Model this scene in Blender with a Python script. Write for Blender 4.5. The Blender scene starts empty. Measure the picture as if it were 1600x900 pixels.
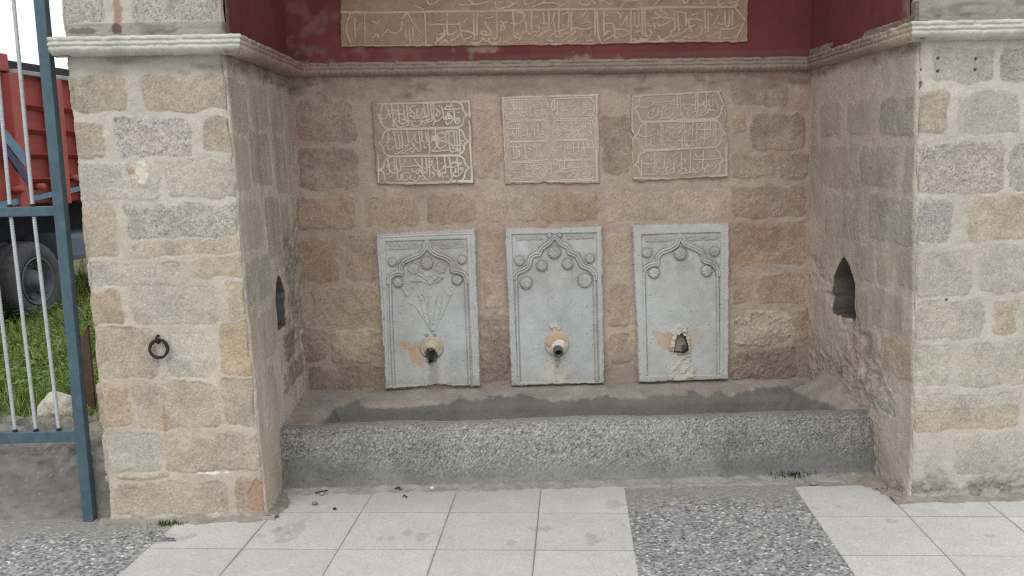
import bpy, math, random
import numpy as np
from mathutils import Matrix, Vector

random.seed(7)
scene = bpy.context.scene
COL = scene.collection

# ------------------------------------------------------------------ camera
F, YAW, PITCH, ROLL = 1450.9, 0.0122, 0.1333, -0.0236
CAM = np.array([0.0, -3.9836, 1.5444])
def cam_axes():
    cy, sy = math.cos(YAW), math.sin(YAW)
    f = np.array([sy*math.cos(PITCH), cy*math.cos(PITCH), -math.sin(PITCH)])
    r = np.array([cy, -sy, 0.0]); u = np.cross(r, f)
    c, s = math.cos(ROLL), math.sin(ROLL)
    return c*r+s*u, -s*r+c*u, f
R_, U_, F_ = cam_axes()
cd = bpy.data.cameras.new('camera'); cam = bpy.data.objects.new('camera', cd); COL.objects.link(cam)
M = Matrix.Identity(4)
for i in range(3):
    M[i][0], M[i][1], M[i][2], M[i][3] = R_[i], U_[i], -F_[i], CAM[i]
cam.matrix_world = M
cd.sensor_width = 36; cd.lens = 36*F/1600; cd.clip_start = 0.05; cd.clip_end = 3000
scene.camera = cam
scene.cycles.use_denoising = False; scene.cycles.use_adaptive_sampling = False; scene.cycles.filter_width = 1.25

# ------------------------------------------------------------------ light
CLOUD = 7.5
SUN_EL, SUN_AZ = math.radians(50), math.radians(192)     # behind the photographer, a little to the side
w = bpy.data.worlds.new('World'); scene.world = w; w.use_nodes = True
nt = w.node_tree; nt.nodes.clear()
sky = nt.nodes.new('ShaderNodeTexSky'); sky.sky_type = 'NISHITA'; sky.sun_disc = False
sky.sun_elevation = SUN_EL; sky.sun_rotation = SUN_AZ; sky.air_density = 1.0; sky.dust_density = 6.0; sky.ozone_density = 1.0
bg = nt.nodes.new('ShaderNodeBackground'); bg.inputs['Strength'].default_value = 0.15
wo = nt.nodes.new('ShaderNodeOutputWorld')
# thick bright cloud over the clear sky
cl = nt.nodes.new('ShaderNodeTexNoise'); cl.inputs['Scale'].default_value = 2.2; cl.inputs['Detail'].default_value = 6
tcw = nt.nodes.new('ShaderNodeTexCoord'); nt.links.new(tcw.outputs['Generated'], cl.inputs['Vector'])
crw = nt.nodes.new('ShaderNodeMapRange'); crw.inputs['From Min'].default_value = .3; crw.inputs['From Max'].default_value = .7
crw.inputs['To Min'].default_value = CLOUD*.85; crw.inputs['To Max'].default_value = CLOUD*1.15; nt.links.new(cl.outputs['Fac'], crw.inputs['Value'])
mxw = nt.nodes.new('ShaderNodeMix'); mxw.data_type = 'RGBA'; mxw.inputs['Factor'].default_value = .9
nt.links.new(sky.outputs[0], mxw.inputs['A']); tnt = nt.nodes.new('ShaderNodeVectorMath'); tnt.operation = 'SCALE'; tnt.inputs[0].default_value = (.975, 1.0, 1.04)
nt.links.new(crw.outputs[0], tnt.inputs['Scale']); nt.links.new(tnt.outputs[0], mxw.inputs['B'])
nt.links.new(mxw.outputs['Result'], bg.inputs[0]); nt.links.new(bg.outputs[0], wo.inputs[0])
sl = bpy.data.lights.new('sun', 'SUN'); sl.energy = 0.7; sl.angle = math.radians(40); sl.color = (1.0, 0.98, 0.96)
so = bpy.data.objects.new('sun', sl); COL.objects.link(so)
sd = Vector((math.sin(SUN_AZ)*math.cos(SUN_EL), math.cos(SUN_AZ)*math.cos(SUN_EL), math.sin(SUN_EL)))
so.rotation_euler = sd.to_track_quat('Z', 'Y').to_euler(); so.location = (0, -6, 8)
vs = scene.view_settings
vs.view_transform = 'Standard'; vs.look = 'None'; vs.gamma = 1; vs.use_curve_mapping = False
vs.exposure = 0.25

# ------------------------------------------------------------------ measuring helpers
def ray(px, py):
    d = R_*((px-800)/F) - U_*((py-450)/F) + F_
    return d
def on(px, py, p0, n):
    """where the sight line of a photo point meets a real plane"""
    p0 = np.array(p0, float); n = np.array(n, float); d = ray(px, py)
    return CAM + d*(np.dot(p0-CAM, n)/np.dot(d, n))
def onY(px, py, y): return on(px, py, (0, y, 0), (0, 1, 0))
def onZ(px, py, z): return on(px, py, (0, 0, z), (0, 0, 1))

def lin(c):
    c = np.asarray(c, float)/255.0
    return np.where(c <= 0.04045, c/12.92, ((c+0.055)/1.055)**2.4)
def ss(e0, e1, x):
    t = np.clip((x-e0)/(e1-e0), 0, 1); return t*t*(3-2*t)

# ------------------------------------------------------------------ noise
def _hash(ix, iy, seed):
    h = (ix.astype(np.int64)*374761393 + iy.astype(np.int64)*668265263 + seed*974711) & 0xFFFFFFFF
    h = ((h ^ (h >> 13))*1274126177) & 0xFFFFFFFF
    h = ((h ^ (h >> 16))*2246822519) & 0xFFFFFFFF
    return ((h ^ (h >> 15)) & 0xFFFFFF)/float(0xFFFFFF)
def vnoise(x, y, seed=0):
    ix, iy = np.floor(x), np.floor(y); fx, fy = x-ix, y-iy
    fx = fx*fx*fx*(fx*(fx*6-15)+10); fy = fy*fy*fy*(fy*(fy*6-15)+10)
    a, b = _hash(ix, iy, seed), _hash(ix+1, iy, seed)
    c, d = _hash(ix, iy+1, seed), _hash(ix+1, iy+1, seed)
    return (a+(b-a)*fx)*(1-fy)+(c+(d-c)*fx)*fy
def fbm(x, y, size, seed=0, octv=3):
    """signed noise about -1..1, feature size in metres"""
    s, amp, tot = 0.0, 1.0, 0.0; f = 1.0/size
    for k in range(octv):
        s = s+amp*(vnoise(x*f+17.3*k, y*f-9.1*k, seed+k*31)*2-1); tot += amp; amp *= 0.55; f *= 2.1
    return s/tot*1.5
def cells(x, y, size, seed=0, asp=1.0):
    """cellular noise: distance to the closest seed, its id value, distance to the second"""
    u, v = x/size, y/(size*asp); iu, iv = np.floor(u), np.floor(v)
    d1 = np.full(x.shape, 9.0); d2 = d1.copy(); idv = np.zeros(x.shape)
    for a in (-1, 0, 1):
        for b in (-1, 0, 1):
            cu, cv = iu+a, iv+b
            px = cu+0.1+0.8*_hash(cu, cv, seed); py = cv+0.1+0.8*_hash(cu, cv, seed+5)
            an = _hash(cu, cv, seed+9)*3.14; st = 0.75+0.5*_hash(cu, cv, seed+12)
            dx, dy = u-px, v-py
            ex, ey = (dx*np.cos(an)+dy*np.sin(an))*st, (-dx*np.sin(an)+dy*np.cos(an))/st
            d = np.sqrt(ex*ex+ey*ey); i = _hash(cu, cv, seed+3)
            n = d < d1
            d2 = np.where(n, d1, np.minimum(d2, d)); idv = np.where(n, i, idv); d1 = np.where(n, d, d1)
    return d1, idv, d2

# ------------------------------------------------------------------ materials
def surface_mat(name, rough=0.9, bump=0.3, bump_size=120.0, tint=0.10, spec=0.25, second=600.0):
    """colour from the object's own colour attribute, broken up by fine noise, with fine bump"""
    m = bpy.data.materials.new(name); m.use_nodes = True; t = m.node_tree; n = t.nodes
    bs = n['Principled BSDF']; at = n.new('ShaderNodeAttribute'); at.attribute_name = 'tone'
    tc = n.new('ShaderNodeTexCoord')
    n1 = n.new('ShaderNodeTexNoise'); n1.inputs['Scale'].default_value = second; n1.inputs['Detail'].default_value = 2
    n2 = n.new('ShaderNodeTexNoise'); n2.inputs['Scale'].default_value = bump_size; n2.inputs['Detail'].default_value = 5
    t.links.new(tc.outputs['Object'], n1.inputs['Vector']); t.links.new(tc.outputs['Object'], n2.inputs['Vector'])
    mr = n.new('ShaderNodeMapRange'); mr.inputs['From Min'].default_value = 0.3; mr.inputs['From Max'].default_value = 0.7
    mr.inputs['To Min'].default_value = 1-tint; mr.inputs['To Max'].default_value = 1+tint
    t.links.new(n1.outputs['Fac'], mr.inputs['Value'])
    mx = n.new('ShaderNodeVectorMath'); mx.operation = 'SCALE'
    t.links.new(at.outputs['Color'], mx.inputs[0]); t.links.new(mr.outputs[0], mx.inputs['Scale'])
    t.links.new(mx.outputs[0], bs.inputs['Base Color'])
    bp = n.new('ShaderNodeBump'); bp.inputs['Strength'].default_value = bump; bp.inputs['Distance'].default_value = 0.004
    t.links.new(n2.outputs['Fac'], bp.inputs['Height']); t.links.new(bp.outputs[0], bs.inputs['Normal'])
    bs.inputs['Roughness'].default_value = rough; bs.inputs['Specular IOR Level'].default_value = spec
    return m
def plain_mat(name, rgb, rough=0.6, metal=0.0, var=0.2, size=30.0, bump=0.15, rgb2=None, spec=0.4):
    m = bpy.data.materials.new(name); m.use_nodes = True; t = m.node_tree; n = t.nodes
    bs = n['Principled BSDF']; tc = n.new('ShaderNodeTexCoord')
    ns = n.new('ShaderNodeTexNoise'); ns.inputs['Scale'].default_value = size; ns.inputs['Detail'].default_value = 6
    ns.inputs['Roughness'].default_value = 0.65
    t.links.new(tc.outputs['Object'], ns.inputs['Vector'])
    cr = n.new('ShaderNodeValToRGB'); a = lin(rgb); b = lin(rgb2) if rgb2 is not None else a*(1+var)
    cr.color_ramp.elements[0].position = 0.35; cr.color_ramp.elements[1].position = 0.68
    cr.color_ramp.elements[0].color = (*(a*(1-var) if rgb2 is None else a), 1); cr.color_ramp.elements[1].color = (*b, 1)
    t.links.new(ns.outputs['Fac'], cr.inputs['Fac']); t.links.new(cr.outputs['Color'], bs.inputs['Base Color'])
    bp = n.new('ShaderNodeBump'); bp.inputs['Strength'].default_value = bump; bp.inputs['Distance'].default_value = 0.003
    t.links.new(ns.outputs['Fac'], bp.inputs['Height']); t.links.new(bp.outputs[0], bs.inputs['Normal'])
    bs.inputs['Roughness'].default_value = rough; bs.inputs['Metallic'].default_value = metal
    bs.inputs['Specular IOR Level'].default_value = spec
    return m

MAT_STONE = surface_mat('weathered_masonry', 0.95, 0.45, 140, 0.13, 0.15)
MAT_PLASTER = surface_mat('painted_plaster', 0.9, 0.3, 60, 0.07, 0.2)
MAT_MARBLE = surface_mat('old_marble', 0.6, 0.12, 200, 0.05, 0.35)
MAT_CARVED = surface_mat('carved_limestone', 0.92, 0.25, 220, 0.08, 0.15)
MAT_CEMENT = surface_mat('cement', 0.92, 0.4, 180, 0.12, 0.2)
MAT_TILE = surface_mat('terrazzo_tile', 0.75, 0.06, 300, 0.05, 0.3, 900)
MAT_PEBBLE = surface_mat('washed_pebbles', 0.8, 0.15, 300, 0.1, 0.3)
MAT_IRON = plain_mat('rusty_iron', (52, 46, 44), 0.75, 0.4, 0.4, 90, 0.4)
MAT_FENCE = plain_mat('blue_grey_paint', (68, 90, 100), 0.5, 0.0, 0.2, 22, 0.15)
MAT_REBAR = plain_mat('pale_painted_rebar', (172, 178, 180), 0.65, 0.0, 0.15, 60, 0.2)
MAT_PIPE = plain_mat('grey_pipe', (88, 92, 96), 0.55, 0.3, 0.25, 70, 0.2)
MAT_BORE = plain_mat('dark_pipe_bore', (28, 28, 30), 0.8, 0.0, 0.3, 70, 0.2)

# ------------------------------------------------------------------ mesh helpers
def tag(o, label=None, cat=None, group=None, kind=None):
    if label: o['label'] = label
    if cat: o['category'] = cat
    if group: o['group'] = group
    if kind: o['kind'] = kind
    return o
def empty(name, loc, label, cat, group=None):
    o = bpy.data.objects.new(name, None); o.empty_display_size = 0.1; COL.objects.link(o); o.location = Vector(loc)
    return tag(o, label, cat, group)
def link_mesh(name, me, mat, parent=None):
    o = bpy.data.objects.new(name, me); COL.objects.link(o)
    if mat: me.materials.append(mat)
    if parent is not None:
        o.parent = parent
        loc = np.array(parent.location); p = parent.parent
        while p is not None: loc = loc+np.array(p.location); p = p.parent
        n = len(me.vertices); a = np.empty(n*3); me.vertices.foreach_get('co', a)
        me.vertices.foreach_set('co', (a.reshape(-1, 3)-loc).ravel()); me.update()
    return o
def raw_mesh(name, V, faces4, C=None, smooth=True):
    """V (n,3), faces4 (m,k) quads or triangles, C (n,3) linear colours"""
    me = bpy.data.meshes.new(name); V = np.asarray(V, float); f = np.asarray(faces4, np.int32); k = f.shape[1]
    me.vertices.add(len(V)); me.vertices.foreach_set('co', V.ravel())
    me.loops.add(f.size); me.loops.foreach_set('vertex_index', f.ravel())
    me.polygons.add(len(f)); me.polygons.foreach_set('loop_start', np.arange(0, f.size, k, dtype=np.int32))
    me.polygons.foreach_set('use_smooth', np.full(len(f), smooth))
    me.update(calc_edges=True)
    if C is not None:
        ca = me.attributes.new('tone', 'FLOAT_COLOR', 'POINT')
        c4 = np.ones((len(V), 4)); c4[:, :3] = np.clip(C, 0.002, 0.95); ca.data.foreach_set('color', c4.ravel())
    return me
def grid_mesh(name, P, C, mat, parent=None, keep=None, flip=False, wrap=False):
    """P (h,w,3) points; keep (h-1,w-1) faces"""
    h, w_ = P.shape[:2]; idx = np.arange(h*w_).reshape(h, w_)
    a, b, c, d = idx[:-1, :-1], idx[:-1, 1:], idx[1:, 1:], idx[1:, :-1]
    f = np.stack([a, b, c, d], -1)
    if flip: f = f[..., ::-1]
    f = f.reshape(-1, 4) if keep is None else f[keep]
    V = P.reshape(-1, 3); Cc = C.reshape(-1, 3)
    if keep is not None:
        used = np.unique(f); mp = np.zeros(h*w_, np.int32); mp[used] = np.arange(len(used)); f = mp[f]; V = V[used]; Cc = Cc[used]
    return link_mesh(name, raw_mesh(name, V, f, Cc), mat, parent)
class MB:
    """collects simple solids into one mesh"""
    def __init__(s): s.v = []; s.f = []
    def add(s, vs, fs):
        o = len(s.v); s.v += [tuple(map(float, p)) for p in vs]; s.f += [tuple(i+o for i in q) for q in fs]
    def hexa(s, p):   # 8 points: bottom 4 ccw, top 4 ccw
        s.add(p, [(3, 2, 1, 0), (4, 5, 6, 7), (0, 1, 5, 4), (1, 2, 6, 5), (2, 3, 7, 6), (3, 0, 4, 7)])
    def box(s, x0, x1, y0, y1, z0, z1):
        s.hexa([(x0, y0, z0), (x1, y0, z0), (x1, y1, z0), (x0, y1, z0), (x0, y0, z1), (x1, y0, z1), (x1, y1, z1), (x0, y1, z1)])
    def tube(s, pts, rad, n=10, caps=True):
        pts = [np.array(p, float) for p in pts]; rings = []
        rr = rad if hasattr(rad, '__len__') else [rad]*len(pts)
        up = None
        for i, p in enumerate(pts):
            t = pts[min(i+1, len(pts)-1)]-pts[max(i-1, 0)]; t /= np.linalg.norm(t)
            if up is None: up = np.array([0, 0, 1.0]) if abs(t[2]) < 0.9 else np.array([0, 1.0, 0])
            a = np.cross(t, up); a /= np.linalg.norm(a); b = np.cross(a, t); up = b
            rings.append([p+rr[i]*(a*math.cos(2*math.pi*k/n)+b*math.sin(2*math.pi*k/n)) for k in range(n)])
        fs = []
        for i in range(len(pts)-1):
            for k in range(n): fs.append((i*n+k, i*n+(k+1) % n, (i+1)*n+(k+1) % n, (i+1)*n+k))
        if caps: fs += [tuple(range(n))[::-1], tuple((len(pts)-1)*n+k for k in range(n))]
        s.add([q for r in rings for q in r], fs)
    def lathe(s, c, ax, prof, n=32, start=0.0):
        """prof: (radius, distance along ax)"""
        c = np.array(c, float); ax = np.array(ax, float); ax /= np.linalg.norm(ax)
        a = np.cross(ax, (0, 0, 1.0) if abs(ax[2]) < 0.9 else (1.0, 0, 0)); a /= np.linalg.norm(a); b = np.cross(ax, a)
        vs = [c+ax*d+r*(a*math.cos(2*math.pi*k/n)+b*math.sin(2*math.pi*k/n)) for r, d in prof for k in range(n)]
        fs = [(i*n+k, i*n+(k+1) % n, (i+1)*n+(k+1) % n, (i+1)*n+k) for i in range(len(prof)-1) for k in range(n)]
        s.add(vs, fs)
    def build(s, name, mat, parent=None, smooth=False, bevel=0.0, rough=0.0):
        me = bpy.data.meshes.new(name); v = np.array(s.v)
        if rough:
            v = v+np.stack([fbm(v[:, 0]+v[:, 2]*.7, v[:, 1]+v[:, 2], .03, 3+k) for k in range(3)], 1)*rough
        me.from_pydata([tuple(p) for p in v], [], s.f); me.update()
        import bmesh
        bm = bmesh.new(); bm.from_mesh(me); bmesh.ops.recalc_face_normals(bm, faces=bm.faces)
        if bevel: bmesh.ops.bevel(bm, geom=list(bm.edges), offset=bevel, segments=2, affect='EDGES', profile=0.6)
        for f in bm.faces: f.smooth = smooth
        bm.to_mesh(me); bm.free()
        return link_mesh(name, me, mat, parent)

def cr_spline(p, n=5):
    p = np.asarray(p, float)
    if len(p) < 3: return p
    q = np.vstack([2*p[0]-p[1], p, 2*p[-1]-p[-2]]); out = []
    for i in range(1, len(q)-2):
        a, b, c, d = q[i-1], q[i], q[i+1], q[i+2]
        for k in range(n):
            t = k/n
            out.append(0.5*(2*b+(c-a)*t+(2*a-5*b+4*c-d)*t*t+(3*b-3*c+d-a)*t**3))
    out.append(p[-1]); return np.array(out)
class Sheet:
    """a regular sheet of points on a vertical wall (x, z), facing the court (-y)"""
    def __init__(s, x0, x1, z0, z1, step, y):
        s.xs = np.arange(x0, x1+step, step); s.zs = np.arange(z0, z1+step, step); s.step = step; s.y = y
        s.X, s.Z = np.meshgrid(s.xs, s.zs); s.H = np.zeros(s.X.shape); s.C = np.zeros(s.X.shape+(3,))
    def dist(s, pts, reach):
        """distance from every sheet point to a polyline, out to reach"""
        D = np.full(s.X.shape, 9.0); pts = np.asarray(pts)
        if len(pts) == 1: pts = np.vstack([pts, pts])
        for a, b in zip(pts[:-1], pts[1:]):
            lo, hi = np.minimum(a, b)-reach, np.maximum(a, b)+reach
            i0, i1 = np.searchsorted(s.xs, (lo[0], hi[0])); j0, j1 = np.searchsorted(s.zs, (lo[1], hi[1]))
            if i1 <= i0 or j1 <= j0: continue
            x, z = s.X[j0:j1, i0:i1]-a[0], s.Z[j0:j1, i0:i1]-a[1]; e = b-a; L = max(e@e, 1e-12)
            t = np.clip((x*e[0]+z*e[1])/L, 0, 1)
            D[j0:j1, i0:i1] = np.minimum(D[j0:j1, i0:i1], np.hypot(x-t*e[0], z-t*e[1]))
        return D
    def pen(s, pts, r):
        """how far inside a stroke drawn with a slanted reed pen of half width r"""
        D = np.full(s.X.shape, -9.0); pts = np.asarray(pts)
        if len(pts) == 1: pts = np.vstack([pts, pts+[r*.6, r*.5]])
        n = len(pts)-1
        for k, (a, b) in enumerate(zip(pts[:-1], pts[1:])):
            e = b-a; th = math.atan2(e[1], e[0]); rr = r*(.92+.45*abs(math.sin(th-.5)))*(.78 if k == n-1 and n > 3 else 1); reach = rr+.006
            lo, hi = np.minimum(a, b)-reach, np.maximum(a, b)+reach
            i0, i1 = np.searchsorted(s.xs, (lo[0], hi[0])); j0, j1 = np.searchsorted(s.zs, (lo[1], hi[1]))
            if i1 <= i0 or j1 <= j0: continue
            x, z = s.X[j0:j1, i0:i1]-a[0], s.Z[j0:j1, i0:i1]-a[1]; L = max(e@e, 1e-12)
            t = np.clip((x*e[0]+z*e[1])/L, 0, 1)
            D[j0:j1, i0:i1] = np.maximum(D[j0:j1, i0:i1], rr-np.hypot(x-t*e[0], z-t*e[1]))
        return D
    def inside(s, poly):
        poly = np.asarray(poly); ins = np.zeros(s.X.shape, bool); n = len(poly)
        for i in range(n):
            (x0, z0), (x1, z1) = poly[i], poly[(i+1) % n]
            if z0 == z1: continue
            c = ((s.Z >= z0) != (s.Z >= z1)) & (s.X < (x1-x0)*(s.Z-z0)/(z1-z0)+x0); ins ^= c
        return ins
    def sdf(s, poly):
        p = np.vstack([poly, poly[:1]]); D = s.dist(p, 9.0); return np.where(s.inside(poly), -D, D)
    def points(s): return np.stack([s.X, s.y-s.H, s.Z], -1)
def px_xz(pts, y): return np.array([[(q := onY(a, b, y))[0], q[2]] for a, b in pts])
# ------------------------------------------------------------------ masonry
D = 1.184                      # depth of the niche
ZT = 3.35                      # height the walls are built to
TONES = dict(t=(166, 156, 140), g=(166, 161, 152), p=(172, 166, 154), b=(164, 150, 129), r=(160, 142, 126), d=(153, 138, 125),
             f=(164, 154, 141), h=(160, 155, 144), o=(165, 155, 139), k=(162, 157, 149), w=(158, 138, 118), c=(169, 154, 137), q=(172, 160, 146))
def masonry(A, Z, stones, mortar, seed, relief=0.003, wobble=1.0, mortar_rough=1.0, soft=1.0, low=None, crust=0.0):
    """height and colour of a wall of squared stones in smeared mortar; A runs along the wall"""
    wx = A+wobble*(0.012*fbm(A, Z, .10, seed)+0.0045*fbm(A, Z, .035, seed+1)+.0015*fbm(A, Z, .009, seed+8))
    wz = Z+wobble*(0.012*fbm(A, Z, .10, seed+2)+0.0045*fbm(A, Z, .035, seed+3)+.0015*fbm(A, Z, .009, seed+9))
    H = mortar_rough*(0.003*fbm(A, Z, .14, seed+4)+.0012*fbm(A, Z, .02, seed+5))
    mort = lin(mortar)[None, None] if low is None else lin(mortar)*ss(.75, 1.5, Z+.25*fbm(A, Z, .4, seed+30))[..., None]+lin(low)*(1-ss(.75, 1.5, Z+.25*fbm(A, Z, .4, seed+30)))[..., None]
    C = mort*(1+.10*fbm(A, Z, .22, seed+6)+.07*fbm(A, Z, .03, seed+7))[..., None]
    rs = np.random.RandomState(seed)
    jit = rs.normal(0, 1, A.shape); jit2 = rs.rand(*A.shape)
    C = C*(1+.06*jit)[..., None]
    fine = fbm(A, Z, .02, seed+11); mid = fbm(A, Z, .07, seed+12); mid2 = fbm(A, Z, .16, seed+15); veryfine = fbm(A, Z, .008, seed+13, 2)
    for st in stones:
        a0, z0, a1, z1, ty = st[:5]; ro = st[5] if len(st) > 5 else 1.0
        cx, cz, hx, hz = (a0+a1)/2, (z0+z1)/2, abs(a1-a0)/2, abs(z1-z0)/2
        r = min(hx, hz)*rs.uniform(.22, .5); tilt = rs.normal(0, .012)
        win = (np.abs(Z-cz) < hz+.05) & (np.abs(A-cx) < hx+.05)
        if not win.any():
            continue
        jj = np.where(win.any(1))[0]; ii = np.where(win.any(0))[0]; sl_ = (slice(jj[0], jj[-1]+1), slice(ii[0], ii[-1]+1))
        x, z = wx[sl_]-cx, wz[sl_]-cz-tilt*(A[sl_]-cx)
        qx, qz = np.abs(x)-hx+r, np.abs(z)-hz+r
        d = np.hypot(np.maximum(qx, 0), np.maximum(qz, 0))+np.minimum(np.maximum(qx, qz), 0)-r
        m = ss(.004*soft, -.006*soft, d+soft*.003*mid[sl_])
        base = lin(TONES[ty])*rs.uniform(.94, 1.06)*(1+rs.normal(0, .008, 3))
        gs = (1.55 if ty in 'gk' else 1.0)*(0.5 if ty == 'f' else 1.0)
        patch = mid2[sl_]; c = base*(1+.10*mid[sl_]+.10*patch+gs*.07*fine[sl_]+gs*.08*veryfine[sl_]+(.05+gs*.07)*jit[sl_])[..., None]; c = c*(1+np.array([.03, .008, -.03])*np.clip(patch, -1, 1)[..., None])
        # shell and pebble inclusions of the stone
        inc = (jit2[sl_] > .988-.010*gs) & (mid[sl_]+.5*fine[sl_] > .0); c = np.where(inc[..., None], c*.4+lin((214, 206, 188))*.55, c)
        if gs > 1.5:
            dk = (jit2[sl_] < .10*ss(-.3, .5, mid[sl_]+.4*patch)); c = np.where(dk[..., None], c*.5, c)
        pit = (jit2[sl_] < .02*gs)
        hs = relief*rs.uniform(-.4, 1.2)+ro*(.0016*mid[sl_]+.0010*fine[sl_]+gs*.0003*veryfine[sl_])-np.where(pit, .0025, 0)-.003*np.exp(-(d/.006)**2)
        if ty in 'fh': m = m*(.6 if ty == 'f' else .8)
        if crust:
            cr_ = np.exp(-((d+.003)/.0045)**2)*np.clip(fine[sl_]*.9+.5*mid[sl_]+.25-.4*np.sign(z)*0, 0, 1)*crust; c = c*(1-cr_[..., None])+cr_[..., None]*lin((186, 176, 163)); hs = hs+.0025*cr_
        H[sl_] = H[sl_]*(1-m)+hs*m; C[sl_] = C[sl_]*(1-m[..., None])+c*m[..., None]
    return H, C
def boxes_front(lst, y):
    out = []
    for b in lst:
        x0, y0, x1, y1, ty = b[:5]; xm, ym = (x0+x1)/2, (y0+y1)/2
        out.append((onY(x0, ym, y)[0], onY(xm, y1, y)[2], onY(x1, ym, y)[0], onY(xm, y0, y)[2], ty)+tuple(b[5:]))
    return out
def boxes_side(lst, p0, n):
    out = []
    for b in lst:
        x0, y0, x1, y1, ty = b[:5]; xm, ym = (x0+x1)/2, (y0+y1)/2
        a, c = on(x0, ym, p0, n)[1], on(x1, ym, p0, n)[1]
        out.append((min(a, c), on(xm, y1, p0, n)[2], max(a, c), on(xm, y0, p0, n)[2], ty)+tuple(b[5:]))
    return out
def edge(pa, pb, y):
    a, b = onY(*pa, y), onY(*pb, y); k = (b[0]-a[0])/(b[2]-a[2])
    return lambda z: a[0]+k*(np.minimum(z, 2.2)-a[2])
XL0 = edge((172, 815), (105, 115), 0); XL1 = edge((417, 810), (353, 117), 0); XR0 = edge((1423, 782), (1434, 75), 0)
XB0 = edge((483, 612), (450, 123), D); XB1 = edge((1262, 592), (1267, 104), D)
XR1 = lambda z: 2.52+0*z

def fill_courses(a0, a1, z0, z1, seed, tys='tpog', hgt=.19):
    """plain squared courses for the parts of a wall that were not measured"""
    rs = random.Random(seed); out = []; z = z0
    while z < z1-.06:
        h = min(hgt*rs.uniform(.85, 1.2), z1-z); a = a0-rs.uniform(0, .15)
        while a < a1:
            l = rs.uniform(.2, .42); out.append((a+.015, z+.015, a+l-.015, z+h-.015, rs.choice(tys))); a += l
        z += h
    return out

L_FRONT = [(104, 118, 197, 175, 'o'), (225, 118, 359, 174, 't'), (109, 188, 164, 249, 'o'), (181, 186, 299, 247, 'g', 2), (316, 187, 364, 240, 't'),
    (116, 252, 247, 316, 'p'), (256, 249, 372, 309, 'p'), (126, 323, 181, 402, 'o'), (194, 320, 374, 372, 'g', 2), (205, 374, 375, 399, 't'), (134, 410, 284, 447, 'p'), (296, 402, 380, 435, 't'),
    (139, 455, 192, 510, 'b'), (206, 447, 340, 508, 'p'), (353, 441, 386, 505, 'o'), (147, 514, 246, 592, 't'), (257, 520, 336, 590, 'p'), (344, 506, 400, 587, 'b'),
    (156, 599, 203, 671, 'b'), (208, 597, 343, 671, 't'), (348, 592, 401, 667, 'o'), (168, 679, 252, 739, 'p'), (257, 678, 406, 737, 't'), (178, 742, 262, 750, 'o'),
    (174, 754, 354, 806, 't'), (366, 748, 420, 806, 'b'), (74, -40, 165, 46, 'g'), (203, -40, 366, 48, 'g'), (-20, -40, 66, 46, 'g')]
L_SIDE = [(368, 128, 393, 205, 'h'), (397, 135, 423, 200, 'f'), (427, 140, 446, 205, 'f'), (372, 212, 394, 300, 'f'), (398, 207, 428, 292, 'h'), (432, 212, 450, 300, 'f'), (376, 312, 412, 392, 'f'), (417, 306, 440, 400, 'h'),
    (384, 402, 424, 470, 'h'), (402, 480, 427, 560, 'f'), (407, 575, 428, 650, 'f'), (440, 520, 462, 560, 'd', 3), (438, 565, 472, 600, 'd', 3), (418, 700, 436, 770, 'b'), (444, 318, 456, 420, 'f')]
R_FRONT = [(1426, -60, 1567, 26, 'p'), (1577, -60, 1700, 28, 'o'), (1457, 75, 1552, 130, 'h'), (1563, 74, 1660, 130, 'k'), (1434, 143, 1482, 207, 't'), (1498, 146, 1593, 210, 'h'), (1606, 146, 1690, 208, 'o'),
    (1432, 223, 1569, 301, 'g', 2), (1578, 226, 1660, 299, 'g'), (1431, 309, 1486, 380, 'k'), (1509, 305, 1604, 377, 'o'), (1614, 304, 1700, 376, 'p'), (1428, 388, 1520, 463, 'h'), (1531, 385, 1640, 458, 'h'),
    (1430, 471, 1535, 530, 'p'), (1552, 470, 1590, 522, 'o'), (1604, 468, 1690, 524, 'g'), (1428, 540, 1485, 606, 'p'), (1498, 537, 1640, 602, 'p'), (1421, 616, 1594, 642, 'p'), (1424, 640, 1592, 672, 't'), (1604, 612, 1700, 668, 'p'),
    (1490, 677, 1640, 740, 'h')]
R_SIDE = [(1284, 160, 1319, 212, 'f'), (1327, 156, 1374, 212, 'f'), (1380, 150, 1436, 212, 'h'), (1280, 230, 1342, 295, 'f'), (1348, 228, 1408, 293, 'h'), (1416, 225, 1434, 300, 'f'),
    (1288, 305, 1316, 372, 'f'), (1319, 303, 1352, 376, 'h'), (1360, 306, 1432, 380, 'h'), (1370, 395, 1394, 448, 'f'), (1340, 380, 1368, 440, 'f'), (1404, 390, 1432, 450, 'f'), (1336, 456, 1355, 515, 'f'), (1362, 456, 1410, 516, 'f'),
    (1320, 508, 1372, 578, 'f'), (1378, 532, 1436, 590, 'o'), (1284, 560, 1318, 600, 'p', 4), (1330, 580, 1356, 610, 'p', 4), (1356, 598, 1394, 640, 'p', 4)]
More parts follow.
